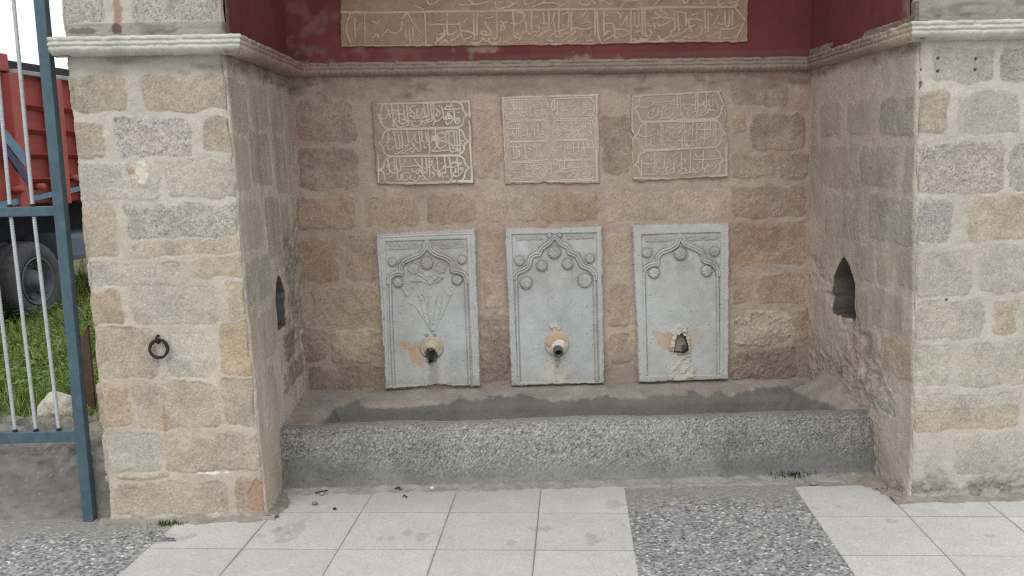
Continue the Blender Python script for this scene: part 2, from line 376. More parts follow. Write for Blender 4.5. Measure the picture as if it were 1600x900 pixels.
B_WALL = [(464, 154, 556, 223, 'd', 2), (468, 233, 560, 297, 'd', 2), (465, 308, 556, 357, 'r', 1.5), (566, 310, 655, 356, 'r'), (668, 304, 744, 350, 'r'), (467, 373, 527, 442, 'w'), (539, 370, 587, 440, 'r'), (488, 448, 592, 508, 'r', 1.5),
    (476, 516, 512, 565, 'd', 2), (518, 514, 596, 566, 'c', 3), (481, 573, 600, 610, 'r', 1.5), (740, 166, 783, 280, 'c'), (757, 308, 840, 345, 'c'), (847, 302, 934, 346, 'w'), (946, 300, 1043, 345, 'c'), (1050, 297, 1136, 342, 'c'),
    (755, 362, 786, 428, 'r'), (758, 436, 788, 482, 'c'), (751, 490, 795, 598, 'd', 3), (940, 182, 984, 274, 'r', 2), (948, 364, 986, 412, 'c'), (950, 440, 986, 508, 'r'), (955, 520, 988, 570, 'd', 2),
    (1142, 134, 1232, 165, 'd', 2), (1144, 176, 1165, 206, 'r'), (1172, 176, 1256, 234, 'd', 2), (1144, 240, 1208, 278, 'd', 2), (1215, 240, 1262, 280, 'd', 2), (1144, 289, 1256, 340, 'd', 2), (1144, 350, 1258, 417, 'w', 2),
    (1144, 430, 1174, 474, 'r'), (1182, 428, 1258, 474, 'r'), (1148, 486, 1236, 540, 'q', 5), (1144, 546, 1246, 592, 'd', 4), (1238, 480, 1262, 535, 'r', 2)]

PL0, PLN = (float(XL1(1)), 0, 1), (D, -(float(XB0(1))-float(XL1(1))), 0)
PR0, PRN = (float(XR0(1)), 0, 1), (D, -(float(XB1(1))-float(XR0(1))), 0)
ZV = 2.36                                                           # fine sheet up to here, coarse above
zrow = np.concatenate([np.arange(-.03, ZV, .0042), np.arange(ZV, ZT+.01, .03)])
RC = 0.022

def recess_left(Y, Z):    # small lamp recess in the left cheek, seen almost edge on
    y0, y1 = on(432, 470, PL0, PLN)[1], on(446, 470, PL0, PLN)[1]; z0, z1 = on(440, 510, PL0, PLN)[2], on(440, 428, PL0, PLN)[2]
    return (y0+y1)/2, abs(y1-y0)/2, z0, z1
def recess_right(Y, Z):
    y0, y1 = on(1333, 455, PR0, PRN)[1], on(1301, 455, PR0, PRN)[1]; z0, z1 = on(1318, 494, PR0, PRN)[2], on(1318, 403, PR0, PRN)[2]
    return (y0+y1)/2, abs(y1-y0)/2, z0, z1
def carve(H, C, Y, Z, spec, seed, depth=.22):
    yc, hw, z0, z1 = spec; y = Y-yc; t = np.clip((Z-z0)/(z1-z0), 0, 1.3)
    half = hw*np.where(t < .6, 1.0, np.clip(1-(t-.6)/.4, 0, 1)**.7)
    d = np.maximum(np.abs(y)-half, np.maximum(z0-Z, Z-z1)); m = ss(.003, -.007, d)
    H -= depth*m
    rim = np.exp(-(np.maximum(d, 0)/.03)**2)*(d > 0); H -= .004*rim
    mc = .97*ss(.011, .006, d)[..., None]; C[...] = C*(1-mc)+mc*lin((84, 79, 74))*(1+.3*fbm(Y, Z, .03, seed+3))[..., None]  # shade inside the recess painted into the wall colour
    return H, C

def pier(name, label, faces, inner_first):
    """faces: list of (base point function of (a,z), outward normal, a values, H, C); the sheets are joined round rounded corners"""
    Ps, Cs = [], []
    for k, (base, N, A, Zm, H, C, e0, e1, n0, n1) in enumerate(faces):
        P = base(A, Zm); N = np.array(N, float)
        Pn = np.repeat(N[None, None], A.shape[0], 0).repeat(A.shape[1], 1).copy(); Pc = P.copy()
        for e, nb in ((e0, n0), (e1, n1)):
            if e is None: continue
            nb = np.array(nb, float); q = np.clip(e/RC, 0, 1); inr = e < RC
            phi = (1-q)*math.pi/4
            nn = np.cos(phi)[..., None]*N+np.sin(phi)[..., None]*nb
            # the corner point lies at distance e along the face from P towards nb
            corner = P+nb*e[..., None]; centre = corner-RC*N-RC*nb
            Pc = np.where(inr[..., None], centre+RC*nn, Pc); Pn = np.where(inr[..., None], nn, Pn)
            chip = np.clip(fbm(Zm, A, .11, 77+k)+.15, 0, 1)*.012+np.clip(fbm(Zm, A, .03, 78+k), 0, 1)*.004
            H = H-chip*np.exp(-(e/.018)**2)
        Ps.append(Pc+Pn*H[..., None]); Cs.append(C)
    P = np.concatenate(Ps, 1); C = np.concatenate(Cs, 1)
    return P, C

def foot(H, C, A, Z, seed, grey=(150, 147, 138), h=.07, out=.018):
    """the rough cement skirt at the bottom of a wall"""
    hh = h*(1+.5*fbm(A, Z*0, .12, seed)); m = ss(1.15, .55, Z/hh)
    H += m*(.002+.006*fbm(A, Z, .03, seed+1))+out*np.exp(-np.maximum(Z, 0)/(.018*(1+.4*fbm(A, Z*0, .06, seed+4))))
    C[...] = C*(1-.75*m[..., None])+.75*m[..., None]*lin(grey)*(1+.22*fbm(A, Z, .02, seed+2)+.15*fbm(A, Z, .008, seed+3))[..., None]
    return H, C
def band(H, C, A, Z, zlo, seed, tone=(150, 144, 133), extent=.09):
    """darker plain render smeared under the cornice, with darker blotches"""
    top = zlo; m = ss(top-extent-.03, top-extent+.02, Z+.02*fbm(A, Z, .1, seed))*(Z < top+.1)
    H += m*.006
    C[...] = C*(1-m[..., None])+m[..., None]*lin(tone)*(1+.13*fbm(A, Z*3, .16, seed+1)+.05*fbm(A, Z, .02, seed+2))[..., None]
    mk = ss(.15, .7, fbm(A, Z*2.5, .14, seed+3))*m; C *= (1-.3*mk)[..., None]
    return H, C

# ---- left pier
col_a = lambda a0, a1, st: np.linspace(a0, a1, max(2, int(round((a1-a0)/st))))
def left_pier():
    tx = np.linspace(0, 1, 168); A = np.empty((len(zrow), len(tx))); Zm = np.repeat(zrow[:, None], len(tx), 1)
    x0, x1 = XL0(zrow)[:, None], XL1(zrow)[:, None]; A = x0+(x1-x0)*tx[None]
    st = boxes_front(L_FRONT, 0)+fill_courses(float(XL0(2.3)), float(XL1(2.3)), 2.42, ZT, 5)
    H, C = masonry(A, Zm, st, (184, 178, 167), 11, .003, low=(180, 171, 157))
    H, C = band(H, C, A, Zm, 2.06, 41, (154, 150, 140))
    # spalled orange edge of the lowest corner stone, rusty run, the reddish strip over the cornice, whitewash flakes
    def spot(px, py, rx, rz, tone, amt, seed, dh=0.0):
        p = onY(px, py, 0); d = np.hypot((A-p[0])/rx, (Zm-p[2])/rz)+.5*fbm(A, Zm, .03, seed)
        m = ss(1.05, .75, d)*amt; C[...] = C*(1-m[..., None])+m[..., None]*lin(tone)*(1+.15*fbm(A, Zm, .015, seed+1))[..., None]; return dh*m
    H += spot(404, 778, .04, .085, (160, 131, 108), .85, 200, -.008)
    H += spot(257, 655, .009, .07, (150, 116, 82), .5, 202)
    H += spot(182, 12, .02, .12, (150, 118, 106), .8, 204); H += spot(182, 46, .022, .02, (88, 74, 68), .8, 206); H += spot(135, 49, .1, .012, (92, 82, 76), .7, 208)
    H += spot(222, 271, .045, .045, (212, 204, 188), .8, 210, .003); H += spot(205, 268, .02, .03, (150, 118, 82), .6, 212)
    H += spot(330, 739, .08, .006, (226, 222, 212), .9, 214)
    wl = onY(292, 738, 0)
    H, C = foot(H, C, A, Zm, 61, (156, 152, 142), .035)
    F_ = (lambda a, z: np.stack([a, 0*a, z], -1), (0, -1, 0), A, Zm, H, C, A-x0, x1-A, (-1, 0, 0), (1, 0, 0))
    # left return, seen only as the ragged edge
    ya = np.concatenate([np.linspace(1.6, .12, 10), np.linspace(.1, 0, 12)]); A2 = np.repeat(ya[None], len(zrow), 0); Z2 = np.repeat(zrow[:, None], len(ya), 1)
    st2 = [(s_[0]*0-.02, s_[1], .3, s_[3], s_[4]) for s_ in st if s_[0] < float(XL0(s_[1]))+.1]
    H2, C2 = masonry(A2, Z2, st2, (176, 166, 150), 12, .010)
    X0b = lambda a, z: np.stack([XL0(z), a, z], -1)
    L_ = (X0b, (-1, 0, 0), A2, Z2, H2, C2, None, A2.copy(), None, (0, -1, 0))
    # right cheek
    yb = col_a(0, D+.02, .0052); A3 = np.repeat(yb[None], len(zrow), 0); Z3 = np.repeat(zrow[:, None], len(yb), 1)
    H3, C3 = masonry(A3, Z3, boxes_side(L_SIDE, PL0, PLN), (188, 178, 166), 13, .005, soft=1.2)
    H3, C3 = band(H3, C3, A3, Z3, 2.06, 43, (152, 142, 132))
    C3 *= (1+.13*fbm(A3, Z3*.12, .05, 88)+.08*fbm(A3, Z3*.3, .16, 89))[..., None]
    sc = onY(0, 0, 1)  # rough dark scar behind the recess
    H3 -= .03*ss(2.10, 2.12, Z3)*ss(.05, .08, A3)
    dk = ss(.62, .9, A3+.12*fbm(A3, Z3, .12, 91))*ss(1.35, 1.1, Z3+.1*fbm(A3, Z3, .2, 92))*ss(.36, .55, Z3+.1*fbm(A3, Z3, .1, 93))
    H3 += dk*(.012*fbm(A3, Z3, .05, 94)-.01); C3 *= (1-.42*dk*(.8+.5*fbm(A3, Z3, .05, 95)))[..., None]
    H3, C3 = carve(H3, C3, A3, Z3, recess_left(A3, Z3), 96)
    pl = ss(.9, .5, A3)*ss(.55, .3, Z3+.08*fbm(A3, Z3, .1, 97)); C3[...] = C3*(1-.6*pl[..., None])+.6*pl[..., None]*lin((184, 172, 156))
    H3, C3 = foot(H3, C3, A3, Z3, 62, (150, 144, 134), .03)
    B3 = lambda a, z: np.stack([XL1(z)+(XB0(z)-XL1(z))*a/D, a, z], -1)
    R_f = (B3, (1, 0, 0), A3, Z3, H3, C3, A3.copy(), None, (0, -1, 0), None)
    P, C = pier('stone_pier', '', [L_, F_, R_f], False)
    root = empty('stone_pier', (-1.45, 0, 0), 'tan stone pier with an iron ring on its face, beside the blue grey fence', 'pier', 'stone piers of the fountain')
    grid_mesh('masonry', P, C, MAT_STONE, root)
    return root
def right_pier():
    tx = np.linspace(0, 1, 186); x0, x1 = XR0(zrow)[:, None], XR1(zrow)[:, None]; A = x0+(x1-x0)*tx[None]; Zm = np.repeat(zrow[:, None], len(tx), 1)
    st = boxes_front(R_FRONT, 0)+fill_courses(1.8, 2.6, 2.42, ZT, 6)
    H, C = masonry(A, Zm, st, (181, 175, 165), 21, .003, low=(176, 170, 160))
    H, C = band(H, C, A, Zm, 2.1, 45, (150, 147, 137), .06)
    for px, py in ((1466, 91), (1466, 111), (1525, 92), (1524, 109), (1439, 109), (1479, 469)):      # old fixing holes
        p = onY(px, py, 0); m = ss(.0075, .004, np.hypot(A-p[0], Zm-p[2])); H -= .012*m; C *= (1-.75*m)[..., None]
    p = onY(1436, 133, 0); m = ss(1.1, .7, np.hypot((A-p[0])/.02, (Zm-p[2])/.014)+.4*fbm(A, Zm, .02, 7)); H -= .012*m; C *= (1-.5*m)[..., None]
    H, C = foot(H, C, A, Zm, 63, (150, 146, 136), .13, .022)
    gp = ss(.35, .8, fbm(A, Zm, .07, 301)+.25)*ss(.12, .05, Zm); H += gp*.006*fbm(A, Zm, .012, 302); C *= (1-.35*gp)[..., None]
    F_ = (lambda a, z: np.stack([a, 0*a, z], -1), (0, -1, 0), A, Zm, H, C, A-x0, x1-A, (-1, 0, 0), (1, 0, 0))
    yb = col_a(0, D+.02, .0052)[::-1]; A3 = np.repeat(yb[None], len(zrow), 0); Z3 = np.repeat(zrow[:, None], len(yb), 1)
    H3, C3 = masonry(A3, Z3, boxes_side(R_SIDE, PR0, PRN), (184, 174, 162), 23, .005, soft=1.2)
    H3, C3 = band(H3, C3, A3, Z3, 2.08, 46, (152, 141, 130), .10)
    H3, C3 = carve(H3, C3, A3, Z3, recess_right(A3, Z3), 98)
    C3 *= (1+.10*fbm(A3, Z3*.14, .06, 88)+.07*fbm(A3, Z3*.3, .16, 89))[..., None]
    # diagonal scar of exposed rubble running down towards the trough
    H3 -= .03*ss(2.12, 2.14, Z3)*ss(.05, .08, A3)
    t = (A3-.2)/(1.1-.2); zc = .42+.52*np.clip(t, 0, 1); dg = ss(.12, .03, np.abs(Z3-zc+.05*fbm(A3, Z3, .1, 99)))*ss(.1, .3, A3)
    H3 += dg*(.016*fbm(A3, Z3, .06, 100)-.012); C3 *= (1+.18*dg*fbm(A3, Z3, .05, 101))[..., None]
    lo = ss(.75, .35, Z3+.12*fbm(A3, Z3, .15, 102))*ss(.15, .4, A3); C3[...] = C3*(1-.3*lo[..., None])+.3*lo[..., None]*lin((128, 110, 96)); H3 += lo*.008*fbm(A3, Z3, .04, 103)
    H3, C3 = foot(H3, C3, A3, Z3, 64, (150, 142, 130), .05, .03)
    B3 = lambda a, z: np.stack([XR0(z)+(XB1(z)-XR0(z))*a/D, a, z], -1)
    S_ = (B3, (-1, 0, 0), A3, Z3, H3, C3, None, A3.copy(), None, (0, -1, 0))
    ya = np.concatenate([np.linspace(0, .1, 8), np.linspace(.12, 1.6, 8)]); A2 = np.repeat(ya[None], len(zrow), 0); Z2 = np.repeat(zrow[:, None], len(ya), 1)
    H2, C2 = masonry(A2, Z2, [], (180, 170, 154), 24)
    E_ = (lambda a, z: np.stack([XR1(z), a, z], -1), (1, 0, 0), A2, Z2, H2, C2, A2.copy(), None, (0, -1, 0), None)
    P, C = pier('stone_pier', '', [S_, F_, E_], False)
    root = empty('stone_pier', (2.15, 0, 0), 'pale stone pier with small drilled holes under the cornice, beside the pointed wall recess', 'pier', 'stone piers of the fountain')
    grid_mesh('masonry', P, C, MAT_STONE, root)
    return root
LP = left_pier(); RP = right_pier()

# ---- back wall of the niche
def back_wall():
    xs = np.arange(-1.2, 1.82, .005); zs = np.arange(.1, 2.085, .005); A, Z = np.meshgrid(xs, zs)
    H, C = masonry(A, Z, boxes_front(B_WALL, D), (171, 156, 142), 31, .007, 1.1, 1.6, 1.1, crust=.55)
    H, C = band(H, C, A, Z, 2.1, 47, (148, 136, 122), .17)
    # what is left of an old red wash
    rw = np.clip(.42+.7*fbm(A, Z, .35, 311)+.5*fbm(A, Z, .08, 312), 0, 1)*(.25+.55*ss(1.05, 1.55, A)+.3*ss(-.75, -1.05, A))*ss(.7, 1.2, Z+.2*fbm(A, Z, .3, 313))
    C = C*(1-.5*rw[..., None])+.5*rw[..., None]*lin((140, 102, 93))
    wh = ss(.45, .8, fbm(A, Z, .05, 314)+.4*fbm(A, Z, .2, 315)); C = C*(1-.35*wh[..., None])+.35*wh[..., None]*lin((170, 158, 146))
    dmp = ss(.62, .36, Z+.1*fbm(A, Z, .16, 316)); C *= (1-.28*dmp)[..., None]
    P = np.stack([A, D-H, Z], -1)
    o = grid_mesh('niche_wall', P, C, MAT_STONE)
    tag(o, 'reddish brown rubble stone wall at the back of the niche, behind the marble panels', 'wall')
back_wall()

# ---- cornice
def cornice():
    a = onY(70, 57.5, -.07); b = onY(375.5, 52.5, -.07); c = onY(474, 98, D-.055); d = onY(1261, 88, D-.055); e = onY(1424.5, 33, -.07); f = onY(1600, 29, -.07)
    k = (f[2]-e[2])/(f[0]-e[0])
    pts = [np.array([a[0], .5, a[2]]), a, b, c, d, e, np.array([2.585, -.07, e[2]+k*(2.585-e[0])]), np.array([2.585, .5, e[2]])]
    prof = [(-.075, .002), (-.03, .003), (-.004, 0), (.0, -.004), (.0, -.0125), (-.003, -.016), (-.006, -.017), (-.0062, -.021), (-.003, -.024), (-.002, -.030), (-.004, -.034), (-.009, -.0365), (-.0095, -.039),
            (-.007, -.042), (-.006, -.047), (-.0075, -.052), (-.012, -.058), (-.020, -.064), (-.030, -.069), (-.042, -.0725), (-.05, -.0735), (-.075, -.075)]
    prof = np.array(prof); zones = np.array([0]*13+[1]*8+[0])
    names = []; segs = []
    P, C = [], []; s_tot = 0
    nrm = []
    for p, q in zip(pts[:-1], pts[1:]):
        t = (q-p)[:2]/np.linalg.norm((q-p)[:2]); nrm.append(np.array([t[1], -t[0]]))
    tones = [(178, 175, 164), (191, 190, 182), (150, 136, 126), (146, 134, 122), (150, 136, 124), (190, 187, 177), (186, 182, 172)]
    for i, (p, q) in enumerate(zip(pts[:-1], pts[1:])):
        L = np.linalg.norm((q-p)[:2]); n = max(2, int(L/(.006 if i in (1, 2, 3, 4, 5) else .03)))
        for k in range(n+1):
            u = k/n; off = nrm[i]
            if k == 0 and i > 0: m = nrm[i-1]+nrm[i]; off = m/(1+nrm[i-1]@nrm[i])
            elif k == n and i < len(nrm)-1: m = nrm[i]+nrm[i+1]; off = m/(1+nrm[i]@nrm[i+1])
            if k == n and i < len(nrm)-1: continue
            c0 = p+(q-p)*u; s = s_tot+L*u; pr = prof.copy(); damp = min(1, k/6, (n-k)/6+.01)
            orn = .0085*(abs(math.sin(s*math.pi/.030))-.5)+.004*math.sin(s*math.pi*2/.030+1)
            amt = (.55 if i in (1, 5) else 1.0)*damp
            wv = fbm(np.array([s]), np.array([0.]), .03, 51)[0]; ch = max(0, fbm(np.array([s]), np.array([3.]), .05, 52)[0]-.25)
            for j in range(len(pr)):
                nz = .0018*fbm(np.array([s]), np.array([j*.006]), .016, 53)[0]+.0012*wv
                pr[j, 0] += nz+(orn*amt*zones[j]*(1 if j > 13 else .5)); 
                if 2 <= j <= 5: pr[j, 0] -= .012*ch; pr[j, 1] -= .008*ch if j < 4 else 0
            row = [np.array([c0[0]+off[0]*r, c0[1]+off[1]*r, c0[2]+h+.0015*wv]) for r, h in pr]
            ca, cb = lin(tones[i]), lin(tones[min(i+1, 6)]); cp = lin(tones[max(i-1, 0)])
            col = ca*(1-.0*u)
            if i == 2: col = cp*0+ (lin((186, 172, 156))*(1-ss(0, .25, u))+lin(tones[2])*ss(0, .25, u)); rd = ss(.15, .5, u)*.28; col = col*(1-rd)+lin((140, 84, 78))*rd
            if i == 3: rd = .25*(1-ss(0, .12, u))+.04; col = col*(1-rd)+lin((132, 82, 76))*rd
            if i == 4: rd = ss(.55, .05, u)*.28; col = col*(1-rd)+lin((136, 82, 76))*rd; col = col*(1-ss(.6, .95, u))+lin((186, 174, 156))*ss(.6, .95, u)
            g = 1+.09*fbm(np.array([s]*len(pr)), np.arange(len(pr))*.008, .03, 55)+.12*fbm(np.array([s]*len(pr)), np.arange(len(pr))*.01, .12, 56)
            dirt = np.where(np.arange(len(pr)) < 2, .75, 1.0)
            P.append(row); C.append(col[None]*g[:, None]*dirt[:, None]); segs.append(i)
        s_tot += L
    P = np.array(P); C = np.array(C); segs = np.array(segs)
    root = empty('cornice', pts[3], 'moulded stone cornice band running round the niche and across both piers', 'cornice')
    fs = segs[:-1]
    for nm, ids in (('pier_moulding', (0, 1)), ('carved_moulding', (2, 3, 4)), ('pier_moulding', (5, 6))):
        keep = np.repeat(np.isin(fs, ids)[:, None], P.shape[1]-1, 1)
        grid_mesh(nm, P, C, MAT_CARVED, root, keep)
    return pts
CORN = cornice()

# ---- red painted upper niche
def red_wall():
    root = empty('painted_wall', (.3, D, 2.1), 'dark red painted plaster lining the niche above the carved cornice', 'wall')
    red = lin((112, 61, 60))
    def sheet(name, A, Z, base, N, seed, bare, edge_a):
        H = .002*fbm(A, Z, .2, seed)+.0008*fbm(A, Z, .03, seed+1)
        C = red*(1+.14*fbm(A, Z*.6, .3, seed+2)+.05*fbm(A, Z, .03, seed+3))[..., None]
        b = bare(A, Z); C = C*(1-b[..., None])+b[..., None]*lin((146, 126, 114))*(1+.12*fbm(A, Z, .03, seed+4))[..., None]
        return grid_mesh(name, base(A, Z)+np.array(N, float)*H[..., None], C, MAT_PLASTER, root)
    zs = np.arange(2.066, 3.3, .01); xs = np.arange(-1.16, 1.78, .01); A, Z = np.meshgrid(xs, zs)
    zc = 2.115
    def bb(a, z):
        n = fbm(a, z*1.6, .22, 401)+.5*fbm(a, z, .06, 402)
        return ss(.55, 1.0, n)*ss(.12, .05, z-zc)*.8+.35*ss(-.2, -.75, a)*ss(.3, -.3, n)+.15*ss(.02, .0, z-zc)
    sheet('back_plaster', A, Z, lambda a, z: np.stack([a, D-.004+0*a, z], -1), (0, -1, 0), 410, bb, None)
    ys = np.arange(.06, D+.005, .01); A, Z = np.meshgrid(ys, zs)
    eb = lambda a, z: np.clip(ss(.11, .07, a+.02*fbm(a, z, .08, 420)), 0, 1)*.8
    sheet('cheek_plaster', A, Z, lambda a, z: np.stack([XL1(z)+(XB0(z)-XL1(z))*a/D+.006, a, z], -1), (1, 0, 0), 430, eb, None)
    sheet('cheek_plaster', A[:, ::-1], Z, lambda a, z: np.stack([XR0(z)+(XB1(z)-XR0(z))*a/D-.006, a, z], -1), (-1, 0, 0), 440, lambda a, z: np.clip(ss(.13, .08, a+.03*fbm(a, z, .08, 421)), 0, 1)*.8, None)
    # unseen arched ceiling added to shade the upper niche
    th = np.linspace(0, math.pi, 60); cx, hw = .31, 1.46; ys = np.linspace(-.02, D+.01, 30); T, Y = np.meshgrid(th, ys)
    P = np.stack([cx-hw*np.cos(T), Y, 2.75+.95*np.sin(T)], -1); Cc = np.ones(P.shape)*red
    grid_mesh('shading_vault', P, Cc, MAT_PLASTER, root)
red_wall()
def upper_front():
    # unseen masonry over the arch added to shade the niche, building mass behind
    m = MB(); th = np.linspace(0, math.pi, 41); cx, hw = .31, 1.46
    arc = [(cx-hw*math.cos(t), 2.75+.95*math.sin(t)) for t in th]; top = 4.3
    for (x0, z0), (x1, z1) in zip(arc[:-1], arc[1:]):
        m.hexa([(x0, .0, z0), (x1, .0, z1), (x1, .3, z1), (x0, .3, z0), (x0, .0, top), (x1, .0, top), (x1, .3, top), (x0, .3, top)])
    m.box(-1.80, cx-hw, 0.003, .3, ZT, top); m.box(cx+hw, 2.52, 0.003, .3, ZT, top)
    m.box(-1.83, 2.53, D+.30, 2.2, 0, top); m.box(-1.83, 2.53, .30, D+.30, 3.75, top)
    mat = plain_mat('ashlar_stone', (150, 136, 114), .95, 0, .15, 9, .4, (178, 164, 140), .15)
    o = m.build('shading_arch_masonry', mat); tag(o, 'unseen stone masonry added over the niche arch to shade it, behind and above the red plaster', 'wall')
upper_front()
# ------------------------------------------------------------------ trough
def trough():
    raw = np.array([(.25, -.03), (.30, -.012), (.328, .010), (.345, .04), (.353, .075), (.360, .14), (.363, .20), (.369, .236), (.384, .266), (.408, .288), (.44, .298), (.468, .297), (.484, .276), (.49, .20), (.50, .125), (.53, .10),
                    (.90, .10), (.945, .12), (.962, .17), (.972, .215), (.988, .240), (1.02, .252), (1.09, .266), (1.15, .279), (1.192, .287)])
    seg = np.hypot(*np.diff(raw, axis=0).T); L = np.concatenate([[0], np.cumsum(seg)]); s = np.arange(0, L[-1], .0055)
    yy = np.interp(s, L, raw[:, 0]); zz = np.interp(s, L, raw[:, 1])
    for _ in range(2): yy[1:-1] = (yy[:-2]+2*yy[1:-1]+yy[2:])/4; zz[1:-1] = (zz[:-2]+2*zz[1:-1]+zz[2:])/4
    dy, dz = np.gradient(yy), np.gradient(zz); l = np.hypot(dy, dz); ny, nz = -dz/l, dy/l
    x0, x1 = -1.13, 1.80; xs = np.arange(x0, x1, .0055)
    X, S = np.meshgrid(xs, s); Y = np.repeat(yy[:, None], len(xs), 1); Z = np.repeat(zz[:, None], len(xs), 1)
    NY, NZ = np.repeat(ny[:, None], len(xs), 1), np.repeat(nz[:, None], len(xs), 1)
    kl = L[11]; kb = L[19]; inner = ss(kl-.02, kl+.03, S)*ss(kb+.12, kb+.02, S)
    endl = .285-.215*ss(.09, .27, X-(-1.09)+.02*fbm(X, Y, .2, 501)+(Y-.5)*-.02); endr = .285-.215*ss(.03, .26, 1.745-X-.08*ss(.6, 1.1, Y)+.02*fbm(X, Y, .2, 502))
    Z = np.where(inner > .02, np.maximum(Z, np.maximum(endl, endr)*inner+Z*(1-inner)), Z)
    # plaster heaped against both cheeks
    Z = Z+inner*.10*np.exp(-np.maximum(1.75-X, 0)/.05)*ss(.45, .8, Y)+inner*.03*np.exp(-np.maximum(X+1.11, 0)/.04)
    front = S < kl
    agg = ss(.03, .15, Z+.05*fbm(X, Z, .3, 503)+.02*fbm(X, Z, .06, 504)-.035*ss(-.3, -.9, X))*ss(L[10]+.012, L[9], S+.008*fbm(X, S, .05, 520))*front
    c1, cid, c2 = cells(X, S, .0064, 505)
    rs = np.random.RandomState(5); j = rs.normal(0, 1, X.shape)
    H = .005*fbm(X, S, .25, 505)+.003*fbm(X, S, .12, 506)+.0012*fbm(X, S, .02, 507)+agg*.0013*(ss(.55, .1, c1)-.4)-agg*.004*ss(.4, .7, fbm(X, S, .09, 508))
    stone = np.where(cid[..., None] < .22, lin((90, 91, 89)), np.where(cid[..., None] < .62, lin((150, 150, 145)), np.where(cid[..., None] < .86, lin((182, 181, 175)), lin((122, 120, 116)))))
    aggc = lin((138, 138, 134))*(1-ss(.62, .35, c1)[..., None])+stone*ss(.62, .35, c1)[..., None]
    cem = lin((129, 130, 127))*(1+.12*fbm(X, S, .14, 509)+.08*fbm(X, S, .02, 510)+.05*j)[..., None]
    dust = ss(.045, .012, Z+.012*fbm(X, S, .08, 511))*front; cem = cem*(1-.5*dust[..., None])+.5*dust[..., None]*lin((134, 130, 123))
    top = lin((144, 145, 141))*(1+.10*fbm(X, S, .05, 512)+.05*j)[..., None]
    C = np.where(front[..., None], cem, top); tm = ss(L[9]-.01, L[10], S)[..., None]*front[..., None]; C = C*(1-tm)+top*tm
    C = C*(1-agg[..., None])+aggc*agg[..., None]
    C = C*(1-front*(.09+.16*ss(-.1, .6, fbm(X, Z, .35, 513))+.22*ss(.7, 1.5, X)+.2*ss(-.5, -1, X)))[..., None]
    spk = ((cid*977.7) % 1 < .16) & front & (c1 < .5); C = np.where((spk & (agg < .6))[..., None], C*.72, C)
    seam = front*np.exp(-((S-(L[9]-.022+.006*fbm(X, X*0, .3, 540)))/.0022)**2)*ss(.0, .3, fbm(X, X*0, .5, 541)+.2); C *= (1-.4*seam)[..., None]; 
    # damp cement inside, its ragged upper edge against the old pale plaster of the ledge
    tide = .249+.03*ss(1.45, 1.6, X)*0+.022*fbm(X, X*0, .28, 514)+.010*fbm(X, X*0, .07, 515)+.004*fbm(X, Y, .02, 516)-.02*ss(-.5, -1, X)
    damp = (S > kl)*ss(.006, -.004, Z-tide); ledge = (S > kl)*(1-damp)
    lc = lin((150, 144, 136))*(1+.13*fbm(X, S, .1, 517)+.07*fbm(X, S, .02, 518)+.03*j)[..., None]
    pat = ss(.1, .5, fbm(X, S, .2, 519))*ss(.262, .285, Z); lc = lc*(1-.4*pat[..., None])+.4*pat[..., None]*lin((118, 111, 102))
    dc = lin((112, 110, 105))*(1+.10*fbm(X, S, .14, 521)+.05*fbm(X, S, .02, 522)+.03*j)[..., None]
    C = np.where((ledge > .5)[..., None], lc, C); C = C*(1-damp[..., None])+dc*damp[..., None]
    H += ledge*.004
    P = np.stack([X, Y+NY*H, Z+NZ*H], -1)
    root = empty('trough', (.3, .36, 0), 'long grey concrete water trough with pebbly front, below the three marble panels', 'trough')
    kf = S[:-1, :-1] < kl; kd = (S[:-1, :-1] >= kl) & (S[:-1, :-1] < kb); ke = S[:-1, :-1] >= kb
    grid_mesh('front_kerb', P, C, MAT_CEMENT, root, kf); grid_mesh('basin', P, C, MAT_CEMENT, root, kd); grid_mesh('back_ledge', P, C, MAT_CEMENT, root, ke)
    # broken overflow hole at the far end
    p = onY(1276, 634, .93); m = MB(); m.lathe((p[0], .928, p[2]), (0, -1, 0), [(.03, .0), (.026, .004), (.018, -.004), (.016, -.03), (0, -.03)], 14)
    o = m.build('overflow_hole', MAT_BORE, root, True, 0, .006)
trough()

